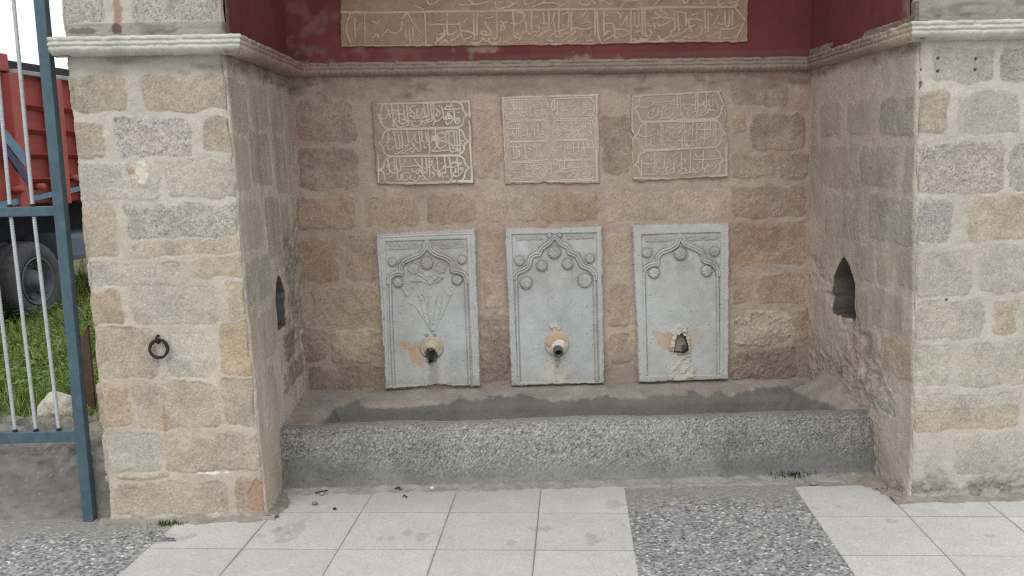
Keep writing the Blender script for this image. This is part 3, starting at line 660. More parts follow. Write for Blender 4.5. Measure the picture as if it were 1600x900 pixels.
# ------------------------------------------------------------------ paving
TA = -0.08; TC, TS = math.cos(TA), math.sin(TA)
def tile_xy(i, j, right): a, b = .4*i+(1.3339 if right else .5449), .4*j+(-.0561 if right else -.0214); return TC*a-TS*b, TS*a+TC*b
def paving(name, i0, i1, j0, j1, right, label, seed):
    st = .004; ai = np.arange(i0*100, i1*100+1); bj = np.arange(j0*100, j1*100+1)
    I, J = np.meshgrid(ai/100., bj/100.); x, y = tile_xy(I, J, right)
    fi, fj = np.abs(I-np.round(I)), np.abs(J-np.round(J)); joint = np.minimum(fi, fj) < .004
    ci, cj = np.floor(I), np.floor(J)
    tone = 1+.09*(_hash(ci, cj, seed)-.5)
    rs = np.random.RandomState(seed); jt = rs.normal(0, 1, x.shape); j2 = rs.rand(*x.shape)
    C = lin((189, 188, 184))*(tone*(1+.035*fbm(x, y, .3, seed)+.04*fbm(x, y, .05, seed+1)+.075*jt))[..., None]
    C = np.where((j2 < .02)[..., None], C*.8, C); C = np.where((j2 > .985)[..., None], C*1.12, C)
    H = .006+.0012*(_hash(ci, cj, seed+3)-.5)+.0006*fbm(x, y, .1, seed+2)
    H = np.where(joint, H-.003, H); C = np.where(joint[..., None], lin((118, 112, 104))*(1+.2*fbm(x, y, .04, seed+4))[..., None], C)
    # dirt along the joints, cement dust near the trough
    near = ss(.035, .008, np.minimum(fi, fj))*np.clip(.35+.5*fbm(x, y, .2, seed+5), 0, 1); C *= (1-.24*near)[..., None]
    if not right:
        du = ss(-.02, .28, y+.08*fbm(x, y, .15, seed+6)); C = C*(1-.45*du[..., None])+.45*du[..., None]*lin((168, 163, 155))
    else:
        du = ss(.1, .35, y+.08*fbm(x, y, .15, seed+6))*.6; C = C*(1-.45*du[..., None])+.45*du[..., None]*lin((168, 163, 155))
    spl = [(440, 832, .03, .035), (430, 831, .022, .016), (462, 828, .035, .05), (441, 845, .03, .014), (434, 826, .018, .014), (407, 838, .02, .012), (256, 845, .05, .014), (282, 843, .03, .014), (299, 836, .022, .014), (262, 837, .03, .014), (657, 838, .026, .02), (611, 840, .014, .012), (593, 843, .014, .01),
           (840, 826, .062, .014), (798, 848, .02, .012), (925, 843, .03, .028), (942, 843, .022, .01), (974, 820, .008, .008), (637, 832, .02, .014), (630, 776, .01, .01), (1395, 814, .028, .012), (1548, 837, .022, .008), (1271, 793, .014, .008), (1310, 791, .016, .01), (1545, 795, .012, .01), (958, 788, .05, .025)] 
    for px, py, rx, ry in spl:
        p = onZ(px, py, .006); d = np.hypot((x-p[0])/rx, (y-p[1])/(ry*2.2))+.45*fbm(x, y, .03, 600+px); m = ss(1.05, .9, d)
        C *= (1-.17*m)[..., None]
    keep = np.ones((len(bj)-1, len(ai)-1), bool)
    # ragged end where the last row disappears under the cement at the foot of the trough and piers
    P = np.stack([x, y, H], -1); P[0, :, 2] -= .02; P[-1, :, 2] -= .02; P[:, 0, 2] -= .02; P[:, -1, 2] -= .02
    if right:
        # cut pieces against the pier: tiles stop short of a cement strip
        xc, yc = x[:-1, :-1], y[:-1, :-1]
        cut = (yc > -.028+.008*fbm(xc, yc, .2, 71)) & (xc > 1.775+.015*fbm(xc, yc, .12, 72)-.3*np.clip(yc-.05, 0, .3)) & (yc < .6)
        keep &= ~cut; keep &= ~((yc > .19+.02*fbm(xc, yc, .3, 73)))
    else:
        xc, yc = x[:-1, :-1], y[:-1, :-1]
        keep &= ~((yc > -.03+.008*fbm(xc, yc, .1, 74)) & (xc < -1.085+.015*fbm(xc, yc, .1, 75)))
        cb = onZ(241, 845, 0); keep &= ~((xc+yc*.9 < cb[0]+cb[1]*.9+.06+.03*fbm(xc, yc, .05, 76)) & (yc > cb[1]-.03))
    o = grid_mesh(name, P, C, MAT_TILE, None, keep); o['kind'] = 'structure'; return o
paving('tile_pavement', -5, 0, -4, 2, False, '', 701)
paving('tile_pavement', 0, 4, -4, 1, True, '', 733)

def pebbles(x0, x1, y0, y1, seed, step=.0035):
    xs = np.arange(x0, x1, step); ys = np.arange(y0, y1, step); X, Y = np.meshgrid(xs, ys)
    d1, idv, d2 = cells(X+.003*fbm(X, Y, .02, seed), Y, .0135, seed+1, .74); dome = np.sqrt(np.clip(1-(d1/.62)**2, 0, 1))
    i2 = (idv*7919.13) % 1; show = ss(.66, .52, d1)*np.where(i2 > .12, 1, .2)
    H = .0055*dome*(.5+.5*i2)*show-.001+.002*fbm(X, Y, .25, seed+2)
    pal = np.array([lin(c) for c in ((98, 101, 104), (120, 123, 125), (141, 143, 143), (156, 156, 153), (170, 169, 164), (148, 143, 135), (198, 197, 192), (82, 84, 87))])
    wts = np.cumsum([.2, .2, .2, .14, .1, .07, .04, .05]); k = np.searchsorted(wts, np.clip(idv, 0, .999))
    c = pal[k]*(1+.12*(i2-.5)+.06*np.random.RandomState(seed).normal(0, 1, X.shape))[..., None]
    g = lin((144, 143, 140))*(1+.12*fbm(X, Y, .05, seed+3))[..., None]
    C = g*(1-show[..., None])+c*show[..., None]
    dust = np.clip(ss(-.10, .22, Y+.1*fbm(X, Y, .2, seed+4)), 0, 1)*.75 if x0 > 0 else np.clip(ss(-.22, -.02, Y+.1*fbm(X, Y, .2, seed+4)), 0, 1)*.75
    C = C*(1-dust[..., None])+dust[..., None]*lin((142, 138, 130)); H = H*(1-.7*dust)+.001*dust
    return X, Y, H, C
for bx in ((-3.3, -.95, -1.45, .16, 801), (.35, 1.72, -1.45, .42, 823)):
    X, Y, H, C = pebbles(*bx); o = grid_mesh('pebble_pavement', np.stack([X, Y, H], -1), C, MAT_PEBBLE); o['kind'] = 'structure'

# cement fillets at the foot of the walls
def fillet(name, pts, width, seed, tone=(136, 133, 125), h=.014):
    pts = np.array(pts, float); L = np.concatenate([[0], np.cumsum(np.hypot(*np.diff(pts, axis=0).T))]); s = np.arange(0, L[-1], .006)
    x, y = np.interp(s, L, pts[:, 0]), np.interp(s, L, pts[:, 1]); tx, ty = np.gradient(x), np.gradient(y); l = np.hypot(tx, ty); nx, ny = ty/l, -tx/l
    w_ = width*(1+.45*fbm(s, s*0, .16, seed)+.2*fbm(s, s*0, .03, seed+1)); u = np.linspace(-.4, 1, 16)
    P = np.stack([x[None]+nx[None]*w_[None]*u[:, None], y[None]+ny[None]*w_[None]*u[:, None], 0*x[None]+0*u[:, None]], -1)
    X, Y = P[..., 0], P[..., 1]
    P[..., 2] = .0085+(h*(1-np.clip(u, 0, 1))**1.5)[:, None]+.004*fbm(X, Y, .03, seed+2)-.016*(u[:, None] > .93)
    C = lin(tone)*(1+.16*fbm(X, Y, .06, seed+3)+.12*fbm(X, Y, .012, seed+4))[..., None]
    o = grid_mesh(name, P, C, MAT_CEMENT); o['kind'] = 'structure'; return o
fillet('cement_fillet', [(-1.80, -.005), (-1.02, -.005)], .05, 901, (140, 135, 126))
fillet('cement_fillet', [(-1.062, -.01), (-1.075, .33)], .05, 905, (138, 132, 123))
fillet('cement_fillet', [(-1.07, .315), (.5, .315), (1.78, .315)], .06, 909, (142, 140, 134))
fillet('cement_fillet', [(1.70, .32), (1.79, .0)], .07, 913, (140, 132, 122))
fillet('cement_fillet', [(1.73, -.004), (2.54, -.004)], .045, 917, (140, 135, 126))

def bedding(x0, x1, y0, y1, seed):
    X, Y = np.meshgrid(np.arange(x0, x1, .008), np.arange(y0, y1, .008))
    C = lin((140, 136, 128))*(1+.16*fbm(X, Y, .06, seed)+.12*fbm(X, Y, .012, seed+1))[..., None]
    o = grid_mesh('cement_bed', np.stack([X, Y, .0025+.002*fbm(X, Y, .05, seed+2)], -1), C, MAT_CEMENT); o['kind'] = 'structure'
bedding(1.62, 2.55, -.12, .35, 931); bedding(-1.30, -.98, -.10, .35, 935)
def ground():
    m = MB(); S = 400
    m.add([(-S, -S, -.012), (S, -S, -.012), (S, S, -.012), (-S, S, -.012)], [(0, 1, 2, 3)])
    mat = plain_mat('paved_court', (150, 148, 142), .9, 0, .12, 3, .1)
    o = m.build('ground', mat); o['kind'] = 'structure'
    # far tiles of the court, outside the frame
    m = MB()
    for i in range(-9, 10):
        for j in range(-14, -4):
            x, y = tile_xy(i, j, False); vs = [tile_xy(i+a, j+b, False) for a, b in ((.006, .006), (.994, .006), (.994, .994), (.006, .994))]
            m.add([(p[0], p[1], -.004) for p in vs], [(0, 1, 2, 3)])
    o = m.build('court_pavement', plain_mat('court_tile', (180, 179, 174), .8, 0, .06, 6, .05)); o['kind'] = 'structure'
ground()
# ------------------------------------------------------------------ carved inscriptions (strokes measured on the stones, in photo points)
def strokes(txt, ox, oy, sc, y, r0):
    """lines of 'radius|x,y x,y; x,y ...' -> list of (radius in m, polyline on the wall)"""
    out = []; mpp = abs(onY(ox+1, oy, y)[0]-onY(ox, oy, y)[0])
    for ln in txt.strip().split('\n'):
        r = r0
        if '|' in ln: a, ln = ln.split('|'); r = float(a)
        for stp in ln.split(';'):
            stp = stp.strip()
            if not stp: continue
            pts = [tuple(map(float, q.split(','))) for q in stp.split()]
            p = px_xz([(ox+a*sc, oy+b*sc) for a, b in pts], y)
            out.append((r*sc*mpp, cr_spline(p) if len(p) > 2 else p))
    return out
def rings(txt, ox, oy, sc, y, rad):
    out = []
    for q in txt.split():
        a, b = map(float, q.split(',')); th = np.linspace(0, 2*math.pi, 13)
        out.append(px_xz([(ox+(a+rad*math.cos(t))*sc, oy+(b+rad*math.sin(t))*sc) for t in th], y))
    return out
Z18 = 1/18.
P1 = [((590, 155), '''28|0,125 200,130 400,125 800,120 1440,105;10,460 60,430 95,330 115,230 160,160 230,135;30,520 80,600 120,700 170,780 260,830
34|260,845 600,843 1000,838 1440,830
225,195 250,240 280,320 320,430 370,530;95,470 110,550 150,570 210,545 260,480 300,410 340,340 400,310 540,330;310,440 350,440 400,390 480,380 560,330
395,170 405,300 425,450 440,650 435,780;565,180 580,300 600,450 610,560 620,650 670,700 740,690 800,660 850,620 940,605;690,580 760,580 850,610
720,160 715,240;735,300 745,400 755,570;470,450 540,430 620,425 740,420;590,470 520,530 485,600 490,680 540,750 600,785 700,780 780,760
825,175 835,350 850,550 865,680 850,750;1120,170 1000,200 930,240 910,290 950,340 1010,390 1045,430 1040,480 990,510 930,480 890,480;870,395 950,385
1105,280 1100,400 1115,480 1090,530 990,550;1235,280 1260,330 1255,400 1200,450 1110,500;1110,510 1150,545 1210,530 1290,520 1340,510
1295,150 1310,300 1330,450 1370,520 1400,490 1370,460 1340,480;965,640 970,720 1020,765 1110,765 1200,730 1235,660 1230,600
1235,610 1290,620 1340,670 1400,660 1440,640;1380,580 1440,570
20|570,635;640,300;1055,630;1160,630;1280,740;1330,735'''),
 ((660, 155), '''30|0,110 400,90 700,75 1050,75 1300,60;1300,50 1320,200 1330,350 1335,500
24|1305,620 1330,750 1345,900;1020,95 1090,140 1130,220 1150,320 1200,400 1270,440;1260,445 1190,490 1160,560 1145,680 1090,750 1020,780
34|0,827 500,818 1000,808
145,150 165,300 180,480;230,150 245,300 265,450 275,580 240,630 180,630 130,610 100,590 150,560 220,570;305,150 315,300 320,500 340,600 330,690 300,740
375,280 430,310 490,370 490,420 430,480 390,460 400,410 430,350 450,320;540,225 565,320 590,430 605,540 640,580 700,560;370,600 400,630 460,610 520,550 585,480
690,570 660,520 670,470 740,460 810,480 825,530 780,560 740,530 710,400 760,420;815,130 800,210 760,220 740,200 720,190 650,240 625,275 680,290 850,280 1090,275
880,300 890,400 900,520 915,620 945,680 1000,680 1045,640 1050,570 1010,530 970,570 1000,600 1045,600;665,640 680,700 720,705 790,660 870,560
20|480,185;670,150;855,210;760,350;810,345;985,385;1035,380'''),
 ((590, 200), '''25|330,75 230,100 170,160 150,260 110,360 40,420;40,440 110,500 150,570 170,660 220,740 320,800
32|300,795 600,805 1000,792 1440,772
290,150 310,210 280,320 300,390 270,435 230,380;420,265 350,310 300,350;465,170 540,95
440,120 460,190 480,240 490,340 520,470 540,560 580,600 620,560 620,450 600,300 580,190 575,105;280,480 285,580 330,620 400,590 470,500
665,110 670,200 690,350 700,480 690,580;825,95 840,200 860,330 865,430 840,490 790,510 750,480;860,470 820,550 750,610 640,670 560,720 480,735
990,430 960,460 1000,490 1030,480 1010,440 990,430;1030,490 1010,540 900,600 780,670 700,710 650,715
1090,130 1050,220 1050,330 1080,410 1130,420 1190,400 1250,340;1090,140 1030,230 990,320 960,390 910,400
1150,100 1170,200 1185,330 1200,480 1215,600 1180,655 1130,650 1080,565 1040,610 980,690 950,660
1225,95 1240,200 1255,320 1290,400 1340,420 1380,390 1380,330 1360,220 1340,120;1310,480 1310,550 1340,570 1380,550
14|130,440 190,390;190,510;230,490'''),
 ((660, 200), '''26|1000,30 1080,60 1140,130 1170,220 1220,320 1280,375;1280,385 1200,440 1175,520 1160,640 1100,710 1020,755
32|0,792 460,782 1040,772;1330,0 1350,150 1345,350 1345,550 1365,750 1380,900
150,100 165,250 185,430 200,560 210,650 180,720;155,490 210,420 270,360 320,350;290,350 265,300 290,230 330,260 330,330 350,360 420,345 520,310 640,235
640,190 580,145 480,140 425,190 430,270 460,310;360,60 370,200 380,350 395,470 380,550 330,600 280,650 400,655 560,640 750,630
650,410 570,370 480,380 430,430 430,510 490,580 570,550 660,490;730,130 680,190 660,290 700,390 770,450 850,500 950,500 1040,480 1090,430 1070,350
730,100 740,250 755,400 765,560 780,640 840,675 920,660 990,620 1070,620;880,120 890,250 905,400 910,480;945,80 960,200 975,380 985,560 990,680
1035,90 1045,250 1050,400 1060,550 1065,650 1040,690;840,570 910,575 1000,610;1070,350 1130,380 1170,340
24|640,115 760,95 890,95
20|300,140;545,95;810,240;1095,215;1120,490'''),
 ((590, 242), '''25|380,55 260,110 200,190 170,300 130,380 65,420;70,430 150,490 190,580 200,680 260,780 380,840
34|300,795 600,812 1000,797 1440,787
20|15,0 20,400 25,780
28|285,155 300,240 270,320 310,370
440,210 370,240 330,310 320,400 340,450 390,440;340,450 330,520 260,570;455,110 465,250 480,400;510,110 525,250 535,420;610,110 630,250 650,430 600,450 540,420 440,415;390,490 440,530 520,500 640,450
545,480 555,600 580,700 630,710 650,660 660,540;900,530 820,500 730,530 700,610 700,690 770,720 850,680 930,590;920,600 930,690 980,700;1170,590 1150,680 1060,740 990,700;1170,590 1240,605 1300,600
745,140 775,190 740,250 690,290 680,330 800,330 1000,315 1130,310;1050,130 1080,200 1150,280 1210,350 1170,400 1080,460 1000,490 965,460 960,400
1245,100 1250,250 1260,400 1270,520 1280,600;1090,510 1120,540 1170,480 1200,430 1240,520;1360,100 1375,250 1390,380 1390,480 1350,510 1300,500;1310,385 1440,345;1340,630 1360,690 1440,695
18|410,300;345,620;400,615;510,715;1045,640;690,155;745,415;785,415;900,190;1250,700;1300,690'''),
 ((660, 242), '''26|1010,30 1100,60 1160,120 1190,220 1240,310 1315,370;1310,380 1220,460 1190,560 1170,650 1110,720
34|0,792 500,777 750,772;840,755 930,740;1020,740 1130,750 1250,745 1370,750;1370,0 1385,250 1390,500 1395,760
100,100 110,250 125,380 135,460 90,500 40,490;180,100 190,250 205,400 210,550 195,630;260,160 230,200 270,220 280,160;285,210 240,300 150,350 50,385
405,80 415,200 430,350 440,500 460,600 490,640 500,590 480,530;315,290 305,370 350,440 430,455 510,430 590,380 600,310;620,80 630,200 645,330 655,450
590,320 650,340 710,350 780,340 860,350 930,320 990,290;480,490 530,500 560,590 585,650;540,510 600,490 620,540 660,480;755,90 775,200 795,350 810,500 825,620 810,690 770,740
970,80 985,200 1000,350 1015,480 1005,530;1080,370 1070,410 1110,420 1120,380 1080,370;1130,380 1130,450 1060,550 990,600 920,600 880,560 870,500;930,380 930,490 970,480
300,480 270,510 310,530 330,520;330,500 330,580 270,650 200,700 120,710 80,670 75,610
26|830,240 900,215 980,240 1100,245 1000,290
20|540,235;655,625;700,600''')]
P3 = [((982, 140), '''28|110,230 100,400 105,900;300,170 600,150 1000,130 1440,115
22|140,185 300,190;380,185 310,240 295,330 290,450 180,550;190,580 250,640 290,740 340,860 420,900
315,480 400,510 540,505 650,450 720,380 700,300;720,350 800,380 880,370 960,350 1060,340 1280,320 1290,210;850,310 900,290 960,300
590,640 560,700 550,770 600,820 700,790 800,720 850,640 820,540;600,620 650,590 690,640 740,620;930,620 950,750 900,850;960,810 1060,800 1180,760 1290,680
970,560 1000,480 1060,570 990,620;1100,390 1220,410 1410,440 1250,520 1080,580;1365,150 1380,400 1385,600;1140,800 1230,840 1310,790 1400,690
24|520,280;400,350;600,340;770,450;680,710'''),
 ((1060, 140), '''30|0,110 500,80 900,60 1200,40;0,850 500,850 1050,820
24|1080,75 1160,150 1200,260 1260,380 1340,420;1290,440 1220,520 1200,620 1150,750 1050,810;1340,640 1350,740
50,150 55,400 60,700;490,110 490,300 480,500 460,630 390,640;550,110 545,300 540,550 520,780;120,420 250,420 460,430 330,490 200,560;110,440 200,560
100,640 110,760 180,810 280,770 390,680;240,580 300,580 260,650 270,700 350,650;800,110 790,300 780,550 700,640 600,730 700,730 820,640 860,680
580,400 600,480 660,440 740,320 710,450 770,480 840,430 860,280;870,280 870,450 940,480 970,420 960,270;820,640 880,540 920,600 980,560 990,600 1080,600 1130,560 1120,470 1060,370 1010,290
14|920,190 1000,160;1270,200 1330,400 1350,560;380,240 430,220;340,180;1070,670;110,300'''),
 ((982, 187), '''28|110,0 100,150 110,270 140,370;110,530 120,700 110,900;380,70 800,60 1440,40;500,850 1000,840 1440,830
24|500,115 380,160 310,260 270,400 160,480;180,510 270,590 310,700 400,820 500,850
475,170 485,400 490,600 500,760 550,740 590,690 630,760 680,720 720,760 800,740;310,450 400,480 550,470 700,440 820,400 840,330 825,260;650,265 750,270
910,130 915,400 910,700;960,130 970,300 965,500 960,740;800,435 980,430;650,530 620,600 650,640 590,690;1250,440 1280,380 1400,370 1440,400;1250,440 1270,510 1340,520 1440,480
1130,540 1110,600 1240,605;1160,700 1180,760 1300,780 1440,720;1080,260 1130,200 1180,260 1240,240 1350,280 1420,230;1090,340 1080,280'''),
 ((1060, 187), '''28|0,60 400,50 1080,20;0,820 500,800 1050,770;1370,240 1390,400 1390,700 1380,900
25|1090,40 1170,120 1190,220 1240,320 1330,385;1320,390 1230,460 1200,560 1170,670 1060,750
110,100 115,300;180,100 185,400 175,680;45,230 60,340 130,380 230,360 330,280 330,160;400,80 400,300 395,530;0,600 250,600 560,575;110,500 100,740 170,720 190,750 240,700 270,760 330,720 380,750 440,720 460,650
390,620 385,690;300,380 270,470;530,120 520,300 525,500 520,720;560,240 640,190 680,120 620,110;550,275 800,280 1150,275;750,60 740,300 735,500 730,640 700,720
610,530 650,470 690,550 740,500 800,560 850,510;820,330 830,430;905,70 900,300 880,460 800,500;1000,80 990,300 985,470 920,490 900,430;1050,80 1055,300 1050,600 1020,690 960,710;605,560 600,730'''),
 ((982, 232), '''30|115,0 110,300 120,600 115,800;150,830 500,840 900,850 1440,860;430,60 800,55 1200,40
22|450,110 340,150 290,260 270,380 190,450;190,470 270,540 310,650 370,800
370,290 370,500 375,730 430,740 480,730 550,740 620,730 780,730 820,660 660,630;390,410 500,440 650,440 800,400 880,340 900,270;745,120 745,400 750,600
800,330 805,560 900,560 1010,530 1015,350 1025,140;950,680 990,730 1100,720 1250,690;1070,550 1060,640 1120,680 1280,530;1280,400 1280,680;1070,550 1150,520;1260,220 1340,160 1440,120
24|560,230;640,330;560,540;800,200'''),
 ((1060, 232), '''32|0,860 300,840 800,790 1380,760;1350,0 1350,300 1350,750
24|1080,50 1160,120 1190,240 1260,340;1260,350 1180,430 1170,580 1090,700
90,110 90,300 85,600 30,660;0,500 100,450 200,380 190,290 140,310 180,360;340,110 345,300 330,430 340,540 320,660 240,700 0,720;120,560 200,580 230,640
700,60 700,250 685,400 690,560 735,570 730,690;430,320 700,315 1160,295;480,150 540,250 640,220 640,170;550,430 540,570;560,380 600,400;450,600 480,680 560,670 650,590
740,560 790,560 820,500 850,450 880,550 950,500 940,440;1080,370 1010,400 1020,440 1080,420;1085,430 1050,540 960,590;410,590 400,660 340,680
18|500,90;800,240;910,235;990,230''')]
P2 = [((780, 145), '''18|130,140 600,120 1200,120;105,120 110,400 120,900
11|250,70 700,65 1200,55;280,210 600,200 1200,180 1300,200 1350,290 1380,420;280,210 200,250 175,330 160,420;200,690 260,760 500,770 1250,750 1330,700 1370,560;170,520 200,690
300,250 380,370 450,480 540,600;230,460 620,455;230,440 300,360;400,250 410,440;475,250 475,440;555,250 560,600;635,250 645,450 660,650 740,660;855,260 870,450 875,640 940,650 1000,600
170,620 240,650 310,590 370,620 350,560 320,570;340,690 400,715 470,680 490,600;680,550 760,520 770,420;740,560 800,630 820,690 760,740;1010,520 1200,490 1380,480;960,330 1030,400 1020,470
1010,560 1080,680 1150,640 1160,540;1200,290 1210,480 1220,640;1285,490 1290,620;1050,340 1130,350 1180,290;1090,250 1080,290;560,700 620,650 560,600;1270,260 1270,330'''),
 ((858, 145), '''18|0,105 500,90 1000,75 1380,50
12|1320,80 1325,400 1320,900;1380,100 1385,900;190,170 600,155 1120,140 1200,190 1240,280 1280,420;190,170 110,230 75,330 65,430;90,580 150,680 230,735 1100,710 1200,660 1250,560 1280,440
155,230 155,500;245,240 245,620;70,480 160,500;385,230 390,450 390,690;300,510 610,490;330,440 350,520 340,650 360,690 280,690;430,340 600,260 700,200;430,460 510,390 680,370 710,340;700,470 780,470 830,420 790,380
800,515 900,450 930,390;850,570 860,650 920,640 950,560;975,270 980,600;1020,270 1030,560;1070,230 1110,310 1150,390 1090,450;1070,485 1250,475;1050,640 1150,640 1120,590 1080,600
630,490 660,580 620,650 570,600 520,680;440,590 600,570;680,600 700,660 730,640;180,630 210,560 220,620;600,310;420,660 480,620'''),
 ((780, 187), '''12|130,0 140,500 150,900;70,250 90,640;280,70 600,50 1280,40 1350,110 1380,280;280,70 230,130 210,250;210,420 260,560 320,605 1250,590 1340,540 1370,400;330,645 700,625 1300,620 1370,720 1400,830;330,645 250,710 225,830
250,260 650,250;260,220 340,170;370,300 380,400;410,420 420,480;480,140 485,500 420,550;540,150 545,480;585,160 590,500;280,450 340,440 360,380;390,400 430,400 420,440;650,320 720,320 790,260 800,300 870,290
640,450 720,450 790,390;800,320 800,460 870,460;910,120 915,280;975,140 985,290 1000,420 1060,440;1090,110 1090,400;950,320 1130,310;1215,110 1230,400;1290,100 1290,250;1120,440 1250,420;960,520 1100,510 1200,490 1260,460;850,380 870,430
280,765 640,760;390,700 400,880;475,700 480,880;545,780 545,900;600,690 600,760;690,690 740,870;730,700 730,760;800,740 870,745 920,710;830,810 920,880;1000,680 1000,820;1050,690 1050,800;1200,690 1100,740'''),
 ((858, 187), '''11|1320,0 1320,900;1385,0 1385,900;210,25 700,20 1160,20 1230,80 1260,200;210,25 130,80 95,200 90,330;90,340 120,480 200,560 700,555 1090,550;200,600 700,585 1080,580;200,600 130,660 100,780 90,880;1180,590 1240,660 1250,800
240,90 240,500;110,330 200,310 220,270 180,240;200,110 150,180;260,135 430,130 440,200;310,240 390,240 440,290;300,350 380,310 430,340;270,450 360,420;625,60 625,330 600,380;490,310 580,315;500,400 560,440 660,400 700,300 750,350
700,135 800,90 900,50;770,280 840,210 900,180;830,320 850,270 880,290;690,510 780,440 830,380 820,320;830,500 900,430 970,470 900,510;490,490 600,500;940,100 945,300;1015,80 1020,250;1030,150 1120,120;1160,80 1165,260
1060,390 1050,450 1130,460 1190,420 1190,320;1080,350 1140,320 1160,370 1080,380;500,820 700,800 1180,795;435,700 440,900;680,650 690,900;820,650 835,900;965,650 985,900;1070,660 1075,780;1110,660 1110,800;520,770 570,710;250,790 340,770 330,740;110,860 180,880 330,850'''),
 ((780, 235), '''12|150,0 165,500 180,880;115,400 130,520;190,80 240,200 310,290 450,315 1250,280 1350,220 1380,100;520,345 360,350 280,410 245,520;240,680 290,800 360,870 600,885 1000,880;360,350 1090,335
400,30 405,130;500,0 500,200 430,230 350,245;570,0 575,200;740,20 750,190 780,230;780,70 860,40;820,150 880,80;660,220 760,210;1160,100 1170,180 1250,190 1290,110;1050,20 1060,180;320,440 350,420;430,500 480,430 530,450 580,400 650,420
310,550 500,540;400,600 440,640 580,630;270,710 390,700;390,800 500,800 600,770;650,540 655,650;770,390 790,520 850,540 900,520;870,360 890,470 940,500 960,380;960,540 960,670 910,660;980,430 1200,400;1050,440 1030,500 1090,520 1120,450
1000,600 1100,530 1200,450;1130,640 1230,550 1290,680 1200,700 1190,640;1200,770 1300,700;730,690 800,660 850,660;790,760 820,710 850,760 800,800;880,720 920,760;1320,370 1330,640;1250,400 1290,520;640,740 740,760'''),
 ((858, 235), '''12|100,100 150,210 230,275 700,260 1160,245;250,300 700,290 1160,275;0,850 500,830 900,815 1180,800 1230,740;0,880 1340,855
25|1330,0 1340,400 1350,850
11|175,0 175,100;440,0 445,220 590,220;480,140 560,100 650,150;570,30 570,100;690,0 695,170 780,190;830,0 840,60;730,80 780,100 740,120;985,0 990,100;960,150 1070,150;820,220 900,225;1130,170 1220,160
45,340 70,500 0,520;60,560 60,640 20,680;155,350 155,430;210,350 205,440;280,340 285,500;320,500 320,580 250,600;370,470 370,600 320,600;430,340 430,480;410,510 700,490 1250,460;510,450 570,460 560,380 520,400
630,320 640,460;690,330 700,460;810,340 830,460;910,330 930,480;1000,320 1020,640 940,680;1050,320 1075,660;1130,490 1130,640 1170,690;970,750 1030,760 1130,690;50,760 110,700 150,760;250,790 330,730;530,770 600,700 650,690
710,770 800,690 850,680;410,620 480,620 600,590;660,520 660,640 740,640;700,530 740,560 690,570;880,520 860,600;190,650 230,570''')]
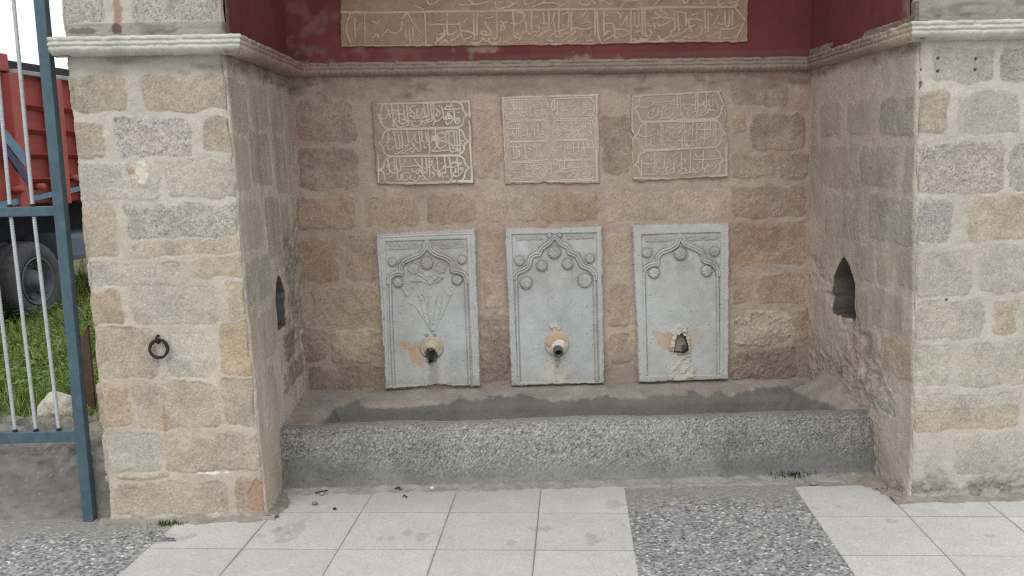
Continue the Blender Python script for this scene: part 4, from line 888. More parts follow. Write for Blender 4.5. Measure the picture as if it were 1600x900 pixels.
PT = [((520, 0), '''17|130,170 600,175 1100,170 1600,155
12|1280,190 1290,600;120,640 600,640 1600,630
10|1420,600 1500,550 1560,480 1480,480;1590,190 1590,480;1350,350 1590,340;1050,200 1090,280 1150,370 1250,480;950,260 1040,190;790,440 860,470 940,420 960,300;1110,380 1115,560;1060,420 1070,570;1010,430 1015,540;680,500 760,410;440,200 445,550;1480,290 1540,270;1500,600 1560,550
1300,0 1340,60 1420,40 1470,0;1150,80 1250,130;250,170 200,300 190,450 240,590;540,300 620,320 650,260;560,520 600,480 640,520;300,250 310,540'''),
 ((680, 0), '''18|0,165 400,155 650,160 900,150 1600,135
13|0,635 800,630 1600,625
470,0 540,60 640,50 780,10;340,70 560,65;830,30 850,110 950,110 1100,50 1190,0;1000,20 1080,40;870,40 930,20;1010,110 1100,60;1240,10 1250,60 1330,50 1400,0;1350,100 1450,60 1530,10
165,190 165,340 170,470 230,480 290,440;0,340 350,340;20,520 30,550 80,520 130,470 120,410;80,470 110,480;0,590 90,520;220,560 280,540 350,480;330,320 350,420 380,530 440,540 510,510;380,430 460,440 580,490
530,190 535,350 540,470 545,550;585,190 580,350 585,480;400,310 440,270;690,310 730,380 775,450 750,490 650,480 640,440 700,440 710,470;700,260 800,240;850,190 855,350 860,480 840,545 800,520
500,590 580,600 640,570 660,530 700,570 730,570;740,540 760,590 840,600 900,570 910,520;900,430 930,370 890,350;920,300 970,400 900,430;930,320 1000,310;940,590 1000,570 1090,510
1080,180 1090,330 1095,480 1150,530 1220,500;1130,470 1180,490 1250,440 1270,380 1250,300;1060,320 1150,330 1230,270 1230,190 1160,180;1340,180 1335,350 1340,460 1300,470 1270,430;1140,570 1200,540
1370,440 1440,440 1440,400 1430,350;1450,510 1520,450 1570,440;1300,560 1380,500 1440,440;1480,330 1580,330;1490,410 1560,380;1580,180 1580,400;130,560 170,590;380,580 430,580;1400,260 1430,220;1030,400;800,320'''),
 ((840, 0), '''17|0,140 400,130 800,130 1600,125
12|0,625 500,610 700,620 1050,600 1600,585
0,70 100,10;20,60 130,40 250,50 330,50;290,100 370,60 480,0;590,20 600,60 700,70 740,20;770,20 800,50;860,20 920,10 990,60 1050,50;1190,10 1400,10;1150,100 1230,30;1410,55;1440,55;200,95
155,170 160,320 200,310 240,180;60,320 160,330;80,180 90,300;0,510 80,440 200,420;225,330 240,420 250,500 330,510 350,480;300,170 295,400 310,480;160,520 240,440;270,440 400,400 430,330 430,180 340,210;350,350 380,360
470,170 470,380 480,480;470,400 540,390;330,580 400,540 520,450 510,420;380,470 430,460;620,240 680,160;600,200 630,220;550,380 600,410 700,400 770,370;620,330 680,300 740,320;795,160 800,400 800,500;830,170 835,350 840,480 870,570
920,160 920,350 925,500;920,200 970,210;940,330 1040,330 1070,420 1080,520 1150,510;950,480 970,440 1020,430;930,560 1000,530 1080,470;1090,410 1180,410 1280,460 1170,510;1100,170 1150,200 1200,170;1150,210 1150,250
1150,350 1180,340 1240,220 1240,340 1290,370 1330,360;1300,160 1300,370;1350,180 1350,340 1400,370 1410,180;1300,400 1300,560;1340,450 1430,430;1330,540 1400,570 1540,550;1460,170 1460,370;1490,160 1495,400 1500,490 1540,510 1580,470 1560,420
1440,360 1540,330;600,490 620,480;720,500 740,480;430,580 500,570 540,520;690,570 760,560;130,560 210,570;1540,365;1575,365;610,500'''),
 ((1000, 0), '''17|0,110 500,100 1000,100 1300,95 1350,60
14|1500,0 1500,300 1490,560;0,585 600,575 1100,580 1460,575;1320,100 1400,200 1470,290;1440,330 1380,450 1330,540
200,70 270,0;600,0 620,45 680,10;850,10 860,50 930,30;1090,10 1100,70 1180,40;1230,40 1350,30 1370,0
70,160 75,350 80,490 140,500 160,450 130,420;30,160 35,350 40,500;0,540 100,550 140,530;30,350 120,320;115,365;150,365;590,360;210,180 250,210 260,250 160,250;280,140 390,210;270,240 400,250 480,260 380,320 280,360 250,340;200,330 210,390
480,160 485,300 490,400 440,440;260,500 290,550 370,530 430,470 430,420;525,160 530,300 545,450;430,490 480,510 580,460 700,380 780,340;670,280 690,380 720,440;670,270 800,270 880,300;640,220 640,350;720,220 790,190;560,160 640,190
905,150 910,390;950,170 950,440;660,510 700,530 790,510 860,450 850,360;480,570 580,550 640,510;930,510 1000,500 1100,450;1000,400 1060,380;990,190 1000,220;1010,360 1060,280 1090,220;1090,320 1130,340 1180,330
1180,170 1190,340 1240,350 1245,170;1285,150 1285,350;1100,530 1250,530 1320,500;1130,400 1200,410 1300,390 1380,350;1120,430 1110,500;690,490''')]
RT = [((680, 0), '430,480'), ((840, 0), '675,345 1000,205 1135,465 1390,490'), ((1000, 0), '1405,88 800,180 870,515 1135,275')]

def poly_m(pts, y, seed=0, chip=.0):
    p = px_xz(pts, y); q = []
    for a, b in zip(p, np.roll(p, -1, 0)):
        n = max(2, int(np.hypot(*(b-a))/.012))
        for k in range(n): q.append(a+(b-a)*k/n)
    q = np.array(q); 
    if chip: q = q+chip*np.stack([fbm(q[:, 0], q[:, 1], .035, seed), fbm(q[:, 0], q[:, 1], .035, seed+1)], 1)
    return q
def inscription(label, quad, groups, r0, ground_c, raise_c, seed, sc=Z18, ringset=(), step=.0018, tint=None, yp=D-.016, depth=.0045, frame_name='raised_border'):
    out = poly_m(quad, yp, seed, .004); S = Sheet(out[:, 0].min()-.006, out[:, 0].max()+.006, out[:, 1].min()-.006, out[:, 1].max()+.006, step, yp)
    sd_ = S.sdf(out); R = np.zeros(S.X.shape); wear = 1+.35*fbm(S.X, S.Z, .05, seed+20)+.25*fbm(S.X, S.Z, .012, seed+21)
    for (ox, oy), txt in groups:
        pen_r = r0*sc*abs(onY(ox+1, oy, yp)[0]-onY(ox, oy, yp)[0])
        for r, p in strokes(txt, ox, oy, sc, yp, r0):
            if abs(r-pen_r) < 1e-6: R = np.maximum(R, ss(-.0010, .0010, S.pen(p, r)+.0006*(wear-1)))
            else: d = S.dist(p, r+.006); R = np.maximum(R, ss(r+.0012, r-.0012, d-.0007*wear))
    for (ox, oy), txt in ringset:
        for p in rings(txt, ox, oy, sc, yp, 24):
            R = np.maximum(R, ss(.0024, .0008, S.dist(p, .01)))
    R = R*np.clip(.9+.35*fbm(S.X, S.Z, .09, seed+22), .25, 1)
    S.H = R*depth+.0012*fbm(S.X, S.Z, .06, seed+23)+.0006*fbm(S.X, S.Z, .008, seed+24)
    S.H -= np.where(sd_ > -.004, (sd_+.004)*1.2, 0); S.H = np.where(sd_ > 0, -.03, S.H)
    rs = np.random.RandomState(seed); jt = rs.normal(0, 1, S.X.shape)
    g = lin(ground_c)*(1+.11*fbm(S.X, S.Z, .10, seed+25)+.10*fbm(S.X, S.Z, .02, seed+26)+.04*jt)[..., None]
    t = lin(raise_c)*(1+.09*fbm(S.X, S.Z, .08, seed+27)+.05*jt)[..., None]
    if tint is not None: t, g = tint(S, t, g)
    # old limewash left on the raised work, grime settled beside it
    C = g*(1-R[..., None])+t*R[..., None]; S.C = C
    keep = (sd_ < .004)[:-1, :-1]
    P = S.points(); c = P.reshape(-1, 3).mean(0)
    root = empty('inscription_slab', (c[0], yp, out[:, 1].min()), label, 'inscription', 'inscription slabs')
    rf = (R > .28)[:-1, :-1]
    grid_mesh('slab', P, S.C, MAT_CARVED, root, keep & ~rf); grid_mesh('lettering', P, S.C, MAT_CARVED, root, keep & rf)
def tint1(S, t, g):
    u = ss(-.2, -.62, S.X*0+S.X); k = ss(-.45, -.2, S.X)[..., None]; return t*(1-k)+k*lin((204, 202, 188))*t/lin((194, 182, 168)), g
inscription('pale carved script slab with three rows of large letters, above the marble panel with carved flowers', [(581, 160), (735, 155), (737, 190), (736, 230), (741, 287), (700, 288), (640, 289), (588, 287), (585, 240)], P1, 18.5, (152, 137, 124), (194, 182, 168), 1001, tint=tint1)
inscription('carved script slab divided into eight fine lettered compartments, between two larger lettered slabs', [(782, 151), (860, 147), (935, 146), (937, 287), (860, 287), (849, 284), (838, 286), (790, 288)], P2, 11.5, (172, 158, 145), (198, 190, 179), 1003, depth=.0032)
inscription('weathered script slab with broken edge and three rows of letters, nearest the red stained stones', [(987, 148), (1060, 144), (1127, 141), (1133, 165), (1136, 175), (1133, 198), (1137, 210), (1138, 276), (1080, 279), (1062, 279), (1000, 284), (989, 282), (986, 215), (990, 212), (986, 205)], P3, 16, (160, 145, 132), (186, 173, 160), 1005, depth=.0038)
inscription('wide brown inscription slab set in the red wall above the carved cornice', [(529, -90), (1170, -98), (1168, 66), (1000, 67), (900, 70), (533, 73)], PT, 11.5, (152, 130, 112), (182, 163, 144), 1007, sc=9/80., ringset=RT, step=.0024, depth=.0045)

# ------------------------------------------------------------------ marble fountain panels
ZP = 0.3
def marble(label, off, quad, ridges, arch, ros, carts, seed, yp=D-.03, grime=1.0, relief=None, extra=None, inner_flat=False):
    ox, oy = off; px = lambda pts: [(ox+a*ZP, oy+b*ZP) for a, b in pts]; xz = lambda pts: px_xz(px(pts), yp); mp = .3*.00356
    out = poly_m(px(quad), yp, seed, .0035); S = Sheet(out[:, 0].min()-.006, out[:, 0].max()+.006, out[:, 1].min()-.006, out[:, 1].max()+.006, .0022, yp)
    sd_ = S.sdf(out); X, Z = S.X, S.Z
    rs = np.random.RandomState(seed); jt = rs.normal(0, 1, X.shape)
    # frame band, then sunk field
    inn = xz(ridges['inner']); sin_ = S.sdf(inn); frame = ss(-.002, .004, sin_)
    H = .010*frame+.0008*fbm(X, Z, .08, seed+1)
    part = np.zeros(X.shape, int); part[frame > .3] = 1
    def ridge(p, rad, h, pid=None, groove=.0):
        d = S.dist(cr_spline(xz(p), 8) if len(p) > 3 else xz(p), rad*2.5); m = np.sqrt(np.clip(1-(d/rad)**2, 0, 1))
        Hn = h*m
        nonlocal H; H = np.where(m > 0, np.maximum(H, Hn), H)-groove*np.exp(-((d-rad*1.15)/(rad*.3))**2)
        if pid: part[(d < rad) & (part != 1)] = pid
    for p in ridges['lines']: ridge(p, .0065, .012, None, .002)
    # field inside the arch lies a little lower than the spandrels
    fld = np.vstack([cr_spline(xz(arch), 8)]); bl, br = xz([ridges['feet'][0]])[0], xz([ridges['feet'][1]])[0]
    poly = np.vstack([fld, br[None], bl[None]]); sf = S.sdf(poly); inside = ss(.002, -.004, sf); H = H*(1-inside)+inside*(-.004+.0008*fbm(X, Z, .1, seed+2))
    for p in ridges['columns']: ridge(p, .008, .011, 2, .0025)
    def offs(p, k):
        q = cr_spline(np.array(p, float), 8); t = np.gradient(q, axis=0); n = np.stack([t[:, 1], -t[:, 0]], 1); n /= np.linalg.norm(n, axis=1)[:, None]; return q+n*k
    for k, rd, h in ((0, .0075, .012), (13, .0085, .014), (25, .004, .008)):
        q = px_xz([(ox+a*ZP, oy+b*ZP) for a, b in offs(arch, k)], yp); d = S.dist(q, .03); m = np.sqrt(np.clip(1-(d/rd)**2, 0, 1)); ok = (part != 1)
        H = np.where(ok & (m > 0), np.maximum(H, h*m), H); H -= np.where(ok, .002*np.exp(-((d-rd*1.1)/.002)**2), 0); part[(d < rd) & ok] = 2
    grimev = np.zeros(X.shape)
    for cpts in carts:
        c = xz(cpts); ds = S.sdf(c); m = ss(.002, -.003, ds+.002*fbm(X, Z, .02, seed+3)); ok = part == 0
        H = np.where(ok, H+m*(.0035+.0025*fbm(X, Z, .010, seed+4)), H); grimev = np.maximum(grimev, m*.5*ok); part[(m > .5) & ok] = 3 if cpts is carts[0] else 5
    pid = 10; centres = []
    for q in ros:
        cx_, cy_, rr = q[:3]; kind = q[3] if len(q) > 3 else 'whorl'; c = xz([(cx_, cy_)])[0]; r = rr*mp
        dx, dz = X-c[0], Z-c[1]; d = np.hypot(dx, dz); an = np.arctan2(dz, dx); q_ = np.clip(d/r, 0, 1); dome = np.sqrt(np.clip(1-q_**2, 0, 1))
        if kind == 'whorl': pat = .0022*np.sin(an*12+5*q_)*ss(.15, .4, q_)
        elif kind == 'star': pat = .0022*np.sin(an*6)*np.sin(q_*9)+.001*fbm(X, Z, .008, seed+6)
        elif kind == 'flat': pat = .0006*fbm(X, Z, .02, seed+5)
        else: pat = .0022*np.sin(an*8)*np.sin(q_*6+.6)
        hh = {'flat': .008, 'star': .003}.get(kind, .013); m = q_ < 1
        H = np.where(m, np.maximum(H, -.003)*0+hh*np.clip(dome*1.25, 0, 1)+pat-.003*(kind == 'star'), H); H -= .0025*np.exp(-((d-r*1.06)/.003)**2)*(d >= r)
        part[m] = pid; pid += 1
        grimev = np.maximum(grimev, .55*np.exp(-((d-r)/.012)**2)*(d >= r*.9)); grimev = np.maximum(grimev, (.12+.25*fbm(X, Z, .015, seed+7))*m)
    if relief: H = relief(S, H, xz, mp, part)
    # colours: blue grey veined marble, warmer dirt in the carved head, limescale
    vein = fbm(X+.3*Z+.06*fbm(X, Z, .1, seed+8), Z*.5, .16, seed+9); v2 = ss(.25, .75, np.abs(fbm(X*.7-Z, X+Z*.4, .2, seed+10)))
    C = lin((184, 186, 183))*(1+.08*vein-.09*v2+.05*fbm(X, Z, .04, seed+11)+.02*jt)[..., None]*np.array([.98, 1.0, 1.02])
    C = C*(1-frame[..., None]*.5)+frame[..., None]*.5*lin((184, 186, 184))
    top = ss(.0, .16, Z-xz([(280, 420)])[0][1])
    gr = np.clip(grimev*top*1.2+.6*top*np.clip(fbm(X, Z, .06, seed+12)+.4, 0, 1)*grime+.10, 0, .9)*(1-.55*frame)
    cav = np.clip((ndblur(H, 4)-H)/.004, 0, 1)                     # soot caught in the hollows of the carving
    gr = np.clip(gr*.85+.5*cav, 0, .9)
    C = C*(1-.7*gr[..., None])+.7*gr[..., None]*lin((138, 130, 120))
    fl = (rs.rand(*X.shape) > .992) & (fbm(X, Z, .1, seed+13) > .0); C = np.where(fl[..., None], C*.6+.4*lin((222, 220, 214)), C)
    pit = ss(.88, 1.0, fbm(X, Z, .012, seed+14, 2)); H -= .0018*pit; C *= (1-.18*pit)[..., None]
    bt = ss(.09, .0, Z-out[:, 1].min()+.03*fbm(X, Z, .06, seed+15)); C = C*(1-.4*bt[..., None])+.4*bt[..., None]*lin((148, 140, 128))
    eg = ss(-.014, -.002, sd_+.006*fbm(X, Z, .03, seed+16)); C = C*(1-.45*eg[..., None])+.45*eg[..., None]*lin((168, 158, 144))
    if extra: H, C = extra(S, H, C, xz, mp)
    H = H-np.where(sd_ > -.005, (sd_+.005)*1.2, 0)-.003*ss(.2, .8, fbm(X, Z, .03, seed+17))*ss(-.02, -.003, sd_); H = np.where(sd_ > 0, -.045, H)
    S.H = H; keep = (sd_ < .005)[:-1, :-1]; pf = part[:-1, :-1]; P = S.points(); c = out.mean(0)
    root = empty('fountain_panel', (c[0], yp, out[:, 1].min()), label, 'fountain panel', 'marble fountain panels')
    grid_mesh('slab', P, C, MAT_MARBLE, root, keep & ((pf == 0) | (pf == 9)))
    grid_mesh('frame', P, C, MAT_MARBLE, root, keep & (pf == 1)); grid_mesh('arch_moulding', P, C, MAT_MARBLE, root, keep & (pf == 2))
    if carts: grid_mesh('cartouche', P, C, MAT_MARBLE, root, keep & (pf == 3)); grid_mesh('cartouche', P, C, MAT_MARBLE, root, keep & (pf == 5))
    for k in range(10, pid): grid_mesh('rosette', P, C, MAT_MARBLE, root, keep & (pf == k))
    if (pf == 4).any(): grid_mesh('flower_relief', P, C, MAT_MARBLE, root, keep & (pf == 4))
    return root, S, xz, mp
def ndblur(a, n):
    b = a.copy()
    for _ in range(n):
        b[1:-1] = (b[:-2]+b[1:-1]*2+b[2:])/4; b[:, 1:-1] = (b[:, :-2]+b[:, 1:-1]*2+b[:, 2:])/4
    return b
def stain(S, C, poly, tone, amt, seed, soft=.011, wob=.016):
    sd_ = S.sdf(poly)+wob*fbm(S.X, S.Z, .035, seed)+wob*.4*fbm(S.X, S.Z, .01, seed+1); m = ss(soft, -soft, sd_)*amt*np.clip(.82+.45*fbm(S.X, S.Z, .03, seed+5), .3, 1)
    C[...] = C*(1-m[..., None])+m[..., None]*lin(tone)*(1+.16*fbm(S.X, S.Z, .02, seed+2))[..., None]; return m
def boss(S, H, c, rx, rz, h):
    d = np.hypot((S.X-c[0])/rx, (S.Z-c[1])/rz); m = d < 1; return np.where(m, np.maximum(H, h*np.clip(1-d**2, 0, 1)**.45), H), m, d

# -- panel with the flower vase
def relief1(S, H, xz, mp, part):
    def line(p, r, h):
        nonlocal H; d = S.dist(cr_spline(xz(p), 6), .02); m = ss(r+.0012, r-.0012, d); H = H+h*m; part[(m > .4) & (part == 0)] = 4
    for p in ([(318, 560), (260, 470), (225, 425), (195, 408)], [(316, 560), (275, 470), (258, 400), (245, 365)], [(318, 555), (300, 470), (282, 390), (262, 360)], [(318, 550), (303, 450), (300, 385)], [(320, 550), (330, 450), (340, 390), (350, 362)],
              [(322, 555), (350, 480), (368, 400), (372, 370)], [(325, 560), (380, 450), (405, 390), (415, 368)], [(185, 372), (168, 345), (160, 330)], [(300, 300), (270, 280), (245, 262)], [(300, 310), (335, 285), (355, 272)], [(298, 305), (285, 275)], [(302, 305), (310, 270)], [(298, 310), (255, 295), (215, 296)], [(302, 312), (345, 300), (372, 278)]):
        line(p, .0034, .0048)
    for a, b, r in ((210, 297, 10), (240, 300, 10), (240, 265, 9), (260, 290, 10), (285, 270, 10), (310, 265, 10), (310, 300, 10), (330, 285, 10), (345, 270, 9), (350, 296, 11), (372, 276, 10), (265, 250, 10), (185, 370, 15), (408, 360, 16), (172, 350, 8), (418, 345, 8)):
        c = xz([(a, b)])[0]; d = np.hypot((S.X-c[0])/1.15, S.Z-c[1])/(r*mp); m = d < 1; H = np.where(m, H+.0035*np.sqrt(np.clip(1-d*d, 0, 1)), H); part[m & (part == 0)] = 4
    for poly in ([(280, 380), (316, 380), (308, 345), (292, 345)], [(294, 345), (306, 345), (316, 308), (284, 308)]):
        sdv = S.sdf(xz(poly)); m = ss(.002, -.003, sdv); H = H+.004*m; part[(m > .5) & (part == 0)] = 4
    return H
def extra1(S, H, C, xz, mp):
    stain(S, C, xz([(140, 612), (245, 620), (275, 750), (215, 722), (205, 690), (195, 668), (152, 655)]), (184, 150, 108), .8, 1301)
    stain(S, C, xz([(300, 735), (350, 730), (362, 840), (305, 845)]), (150, 140, 126), .7, 1304)
    stain(S, C, xz([(345, 720), (375, 730), (400, 845), (360, 845)]), (196, 194, 188), .35, 1306)
    c = xz([(315, 645)])[0]; H, m, d = boss(S, H, c, .066, .066, .022); ring = np.exp(-((d-.72)/.06)**2)*m; H -= .005*ring
    mm = m[..., None]; C = np.where(mm, lin((176, 166, 144))*(1+.14*fbm(S.X, S.Z, .03, 1308))[..., None], C)
    # chipped bowl under the pipe
    c2 = xz([(313, 690)])[0]; d2 = np.hypot((S.X-c2[0])/.036, (S.Z-c2[1])/.052); w = ss(1.1, .7, d2+.2*fbm(S.X, S.Z, .02, 1310)); H = H*(1-w)+w*(-.012); C = C*(1-.85*w[..., None])+.85*w[..., None]*lin((62, 62, 62))
    c3 = xz([(312, 640)])[0]; d3 = np.hypot((S.X-c3[0])/.026, (S.Z-c3[1])/.026); w = ss(1.05, .8, d3); C = C*(1-.7*w[..., None])+.7*w[..., None]*lin((198, 186, 166)); H += .006*w
    for a in (290, 330):
        q = xz([(a, 578)])[0]; dd = np.hypot(S.X-q[0], S.Z-q[1]); w = ss(.014, .008, dd); H += .006*w; C *= (1-.4*w)[..., None]
    return H, C
r1, S1, xz1, mp1 = marble('marble fountain panel with carved flower vase and an ochre stain beside its iron spout', (580, 350), [(25, 55), (280, 38), (540, 25), (556, 430), (568, 845), (330, 838), (75, 858), (50, 430)],
    dict(inner=[(75, 92), (290, 84), (497, 78), (512, 450), (530, 842), (95, 842), (85, 450)], lines=[[(46, 75), (72, 450), (80, 842)], [(522, 60), (535, 450), (550, 840)], [(50, 70), (285, 58), (525, 50)]], feet=[(118, 842), (512, 838)],
         columns=[[(98, 300), (106, 560), (117, 838)], [(492, 300), (503, 560), (513, 834)]]),
    [(100, 310), (104, 282), (130, 264), (164, 262), (160, 228), (176, 202), (212, 184), (255, 166), (282, 136), (290, 108), (300, 136), (334, 164), (386, 184), (414, 208), (420, 248), (450, 254), (482, 272), (493, 310)],
    [(290, 205, 32), (140, 306, 25, 'bud'), (448, 293, 26, 'bud'), (110, 200, 22), (472, 188, 23), (220, 236, 28, 'star'), (360, 232, 27, 'star')],
    [[(88, 97), (235, 92), (258, 105), (240, 130), (92, 136)], [(326, 90), (470, 82), (486, 100), (478, 124), (335, 132), (320, 110)]], 1100, relief=relief1, extra=extra1)
def pipe(root, S, xz, px, r, out, droop, mat, seed, inner=.7):
    c = xz([px])[0]; m = MB(); pts = [(c[0], S.y+.01, c[1]), (c[0], S.y-out*.6, c[1]-droop*.4), (c[0], S.y-out, c[1]-droop)]
    d = np.array(pts[2])-np.array(pts[1]); d /= np.linalg.norm(d); p = np.array(pts[2])
    m.tube(pts, [r, r, r*1.02], 18, False); m.lathe(p, d, [(r*1.02, 0), (r*.99, .002), (r*inner, .002), (r*inner*.98, -.03)], 18)
    o = m.build('spout_pipe', mat, root, True, 0, .002)
    b = MB(); b.lathe(p, d, [(r*inner*.98, -.02), (0, -.02)], 18); b.build('pipe_bore', MAT_BORE, o, True)
    return o
pipe(r1, S1, xz1, (314, 672), .013, .075, .030, MAT_IRON, 1, .6)

# -- middle panel
def extra2(S, H, C, xz, mp):
    stain(S, C, xz([(248, 722), (345, 722), (352, 800), (342, 846), (240, 846), (238, 790)]), (196, 190, 174), .8, 1321); stain(S, C, xz([(285, 720), (318, 722), (314, 770), (292, 775)]), (128, 108, 90), .8, 1323); stain(S, C, xz([(286, 790), (300, 790), (302, 812), (288, 812)]), (176, 140, 88), .7, 1325)
    c = xz([(300, 640)])[0]; H, m, d = boss(S, H, c, .068, .074, .020); C = np.where(m[..., None], lin((186, 180, 166))*(1+.12*fbm(S.X, S.Z, .03, 1327))[..., None], C)
    sdv = S.sdf(xz([(240, 640), (262, 590), (300, 570), (340, 592), (350, 625), (318, 615), (285, 625), (262, 660)])); w = ss(.006, -.006, sdv+.006*fbm(S.X, S.Z, .03, 1329)); C = C*(1-.9*w[..., None])+.9*w[..., None]*lin((184, 156, 120)); H += .006*w
    for a, b, r in ((272, 548, 16), (298, 545, 14), (285, 560, 18), (312, 560, 14)):
        q = xz([(a, b)])[0]; dd = np.hypot(S.X-q[0], S.Z-q[1])/(r*mp); w = ss(1.1, .5, dd); H += .007*w; C = C*(1-.6*w[..., None])+.6*w[..., None]*lin((198, 186, 166))
    c = xz([(308, 650)])[0]; H2, m, d = boss(S, H, c, .040, .042, .034); H2 += .004*fbm(S.X, S.Z, .02, 1331)*m; w = m[..., None]; C = np.where(w, lin((208, 202, 190))*(1+.1*fbm(S.X, S.Z, .02, 1332))[..., None], C)
    for p in ([(290, 230), (290, 300), (285, 420), (275, 520)], [(345, 360), (330, 440), (318, 520)], [(375, 300), (350, 380)]):      # worn traces of stems
        d = S.dist(cr_spline(xz(p), 6), .01); H2 += .0012*ss(.004, .002, d)
    return H2, C
r2, S2, xz2, mp2 = marble('marble fountain panel with five rosettes under its arch and a grey pipe in white plaster', (780, 345), [(28, 38), (180, 34), (320, 42), (330, 34), (535, 28), (542, 430), (548, 845), (300, 850), (65, 860), (46, 440)],
    dict(inner=[(66, 72), (285, 67), (505, 62), (513, 450), (522, 838), (98, 838), (80, 450)], lines=[[(46, 60), (66, 450), (80, 845)], [(524, 50), (530, 450), (536, 836)]], feet=[(104, 842), (508, 836)],
         columns=[[(88, 300), (95, 560), (103, 838)], [(496, 300), (502, 560), (508, 832)]]),
    [(88, 305), (94, 278), (130, 262), (158, 240), (168, 200), (184, 184), (212, 178), (226, 148), (258, 126), (290, 92), (312, 120), (350, 142), (362, 170), (396, 186), (412, 212), (428, 240), (466, 256), (490, 282), (496, 308)],
    [(288, 166, 32), (223, 236, 27), (357, 226, 28), (140, 325, 32), (447, 313, 36, 'flat'), (105, 210, 25), (473, 198, 24, 'bud'), (262, 78, 13, 'bud'), (315, 76, 12, 'bud')],
    [[(84, 80), (225, 74), (236, 98), (90, 104)], [(345, 70), (490, 66), (494, 92), (350, 98)]], 1140, extra=extra2, grime=.8)
pipe(r2, S2, xz2, (305, 664), .027, .075, .012, MAT_PIPE, 2, .62)

# -- far panel with the broken spout
def extra3(S, H, C, xz, mp):
    stain(S, C, xz([(140, 596), (235, 590), (262, 640), (250, 690), (150, 672)]), (184, 156, 118), .75, 1341); stain(S, C, xz([(315, 590), (388, 580), (380, 650), (330, 700), (310, 660)]), (182, 158, 122), .7, 1343)
    dr = xz([(232, 700), (332, 700), (350, 840), (218, 842)]); m = stain(S, C, dr, (188, 182, 168), .85, 1345); m = ndblur(m, 3); H += .010*m*(1+.5*fbm(S.X, S.Z, .025, 1347))
    hood = xz([(222, 690), (228, 610), (250, 570), (278, 555), (306, 570), (325, 620), (322, 700), (275, 715)]); m = stain(S, C, hood, (192, 184, 168), .9, 1349, .006, .006); m = ndblur(m, 3); H = H*(1-m)+m*(.026+.006*fbm(S.X, S.Z, .03, 1351))
    hole = xz([(245, 700), (250, 640), (262, 614), (280, 606), (300, 620), (312, 660), (314, 690), (290, 705)]); sdv = S.sdf(hole)+.004*fbm(S.X, S.Z, .02, 1353); w = ss(.004, -.006, sdv); H = H*(1-w)+w*(-.085); wc = .95*ss(.007, .002, sdv)[..., None]; C = C*(1-wc)+wc*lin((52, 50, 49))
    return H, C
r3, S3, xz3, mp3 = marble('marble fountain panel with a dark broken spout hole under a white plaster hood', (980, 340), [(25, 40), (280, 34), (530, 25), (529, 430), (527, 840), (300, 848), (62, 858), (42, 440)],
    dict(inner=[(74, 90), (280, 82), (484, 78), (482, 450), (480, 816), (96, 822), (84, 450)], lines=[[(500, 90), (498, 450), (496, 815)]], feet=[(100, 825), (472, 818)],
         columns=[[(86, 310), (92, 560), (99, 818)], [(470, 305), (473, 560), (475, 812)]]),
    [(86, 312), (92, 276), (126, 252), (160, 246), (164, 210), (184, 186), (230, 168), (262, 146), (277, 108), (294, 142), (338, 162), (380, 186), (396, 228), (428, 242), (458, 264), (470, 306)],
    [(278, 190, 33, 'bud'), (140, 288, 29, 'bud'), (415, 278, 29, 'bud'), (103, 186, 25, 'bud'), (455, 178, 26)],
    [[(90, 98), (232, 94), (240, 112), (228, 126), (95, 128)], [(308, 94), (472, 88), (474, 116), (316, 122)]], 1180, extra=extra3, grime=1.1)
pipe(r3, S3, xz3, (296, 676), .013, .02, .010, MAT_PIPE, 3, .6)
# ------------------------------------------------------------------ iron ring
def iron_ring():
    c = onY(248, 545, -.022); root = empty('iron_ring', c, 'dark iron tethering ring hanging from a staple on the stone pier', 'iron ring')
    th = np.linspace(0, 2*math.pi, 41); R = .0385
    m = MB(); n = 12; vs = []; fs = []
    for i in range(40):
        t = th[i]; cc = np.array([c[0]+R*math.cos(t), c[1]+.004*math.sin(t), c[2]+R*math.sin(t)]); rd = .0068+.0012*math.sin(3*t+1)
        for k in range(n):
            a = 2*math.pi*k/n; vs.append(cc+rd*math.cos(a)*np.array([math.cos(t), 0, math.sin(t)])+rd*math.sin(a)*np.array([0, 1, 0]))
            fs.append((i*n+k, i*n+(k+1) % n, ((i+1) % 40)*n+(k+1) % n, ((i+1) % 40)*n+k))
    m.add(vs, fs); m.build('ring', MAT_IRON, root, True, 0, .0015)
    m = MB(); z = c[2]+R; m.tube([(c[0]-.006, .01, z+.014), (c[0]-.004, -.02, z+.016), (c[0]-.002, -.036, z+.006), (c[0], -.036, z-.007), (c[0]+.001, -.022, z-.011), (c[0]+.002, .01, z-.006)], .0058, 10)
    m.build('staple', MAT_IRON, root, True, 0, .001)
iron_ring()

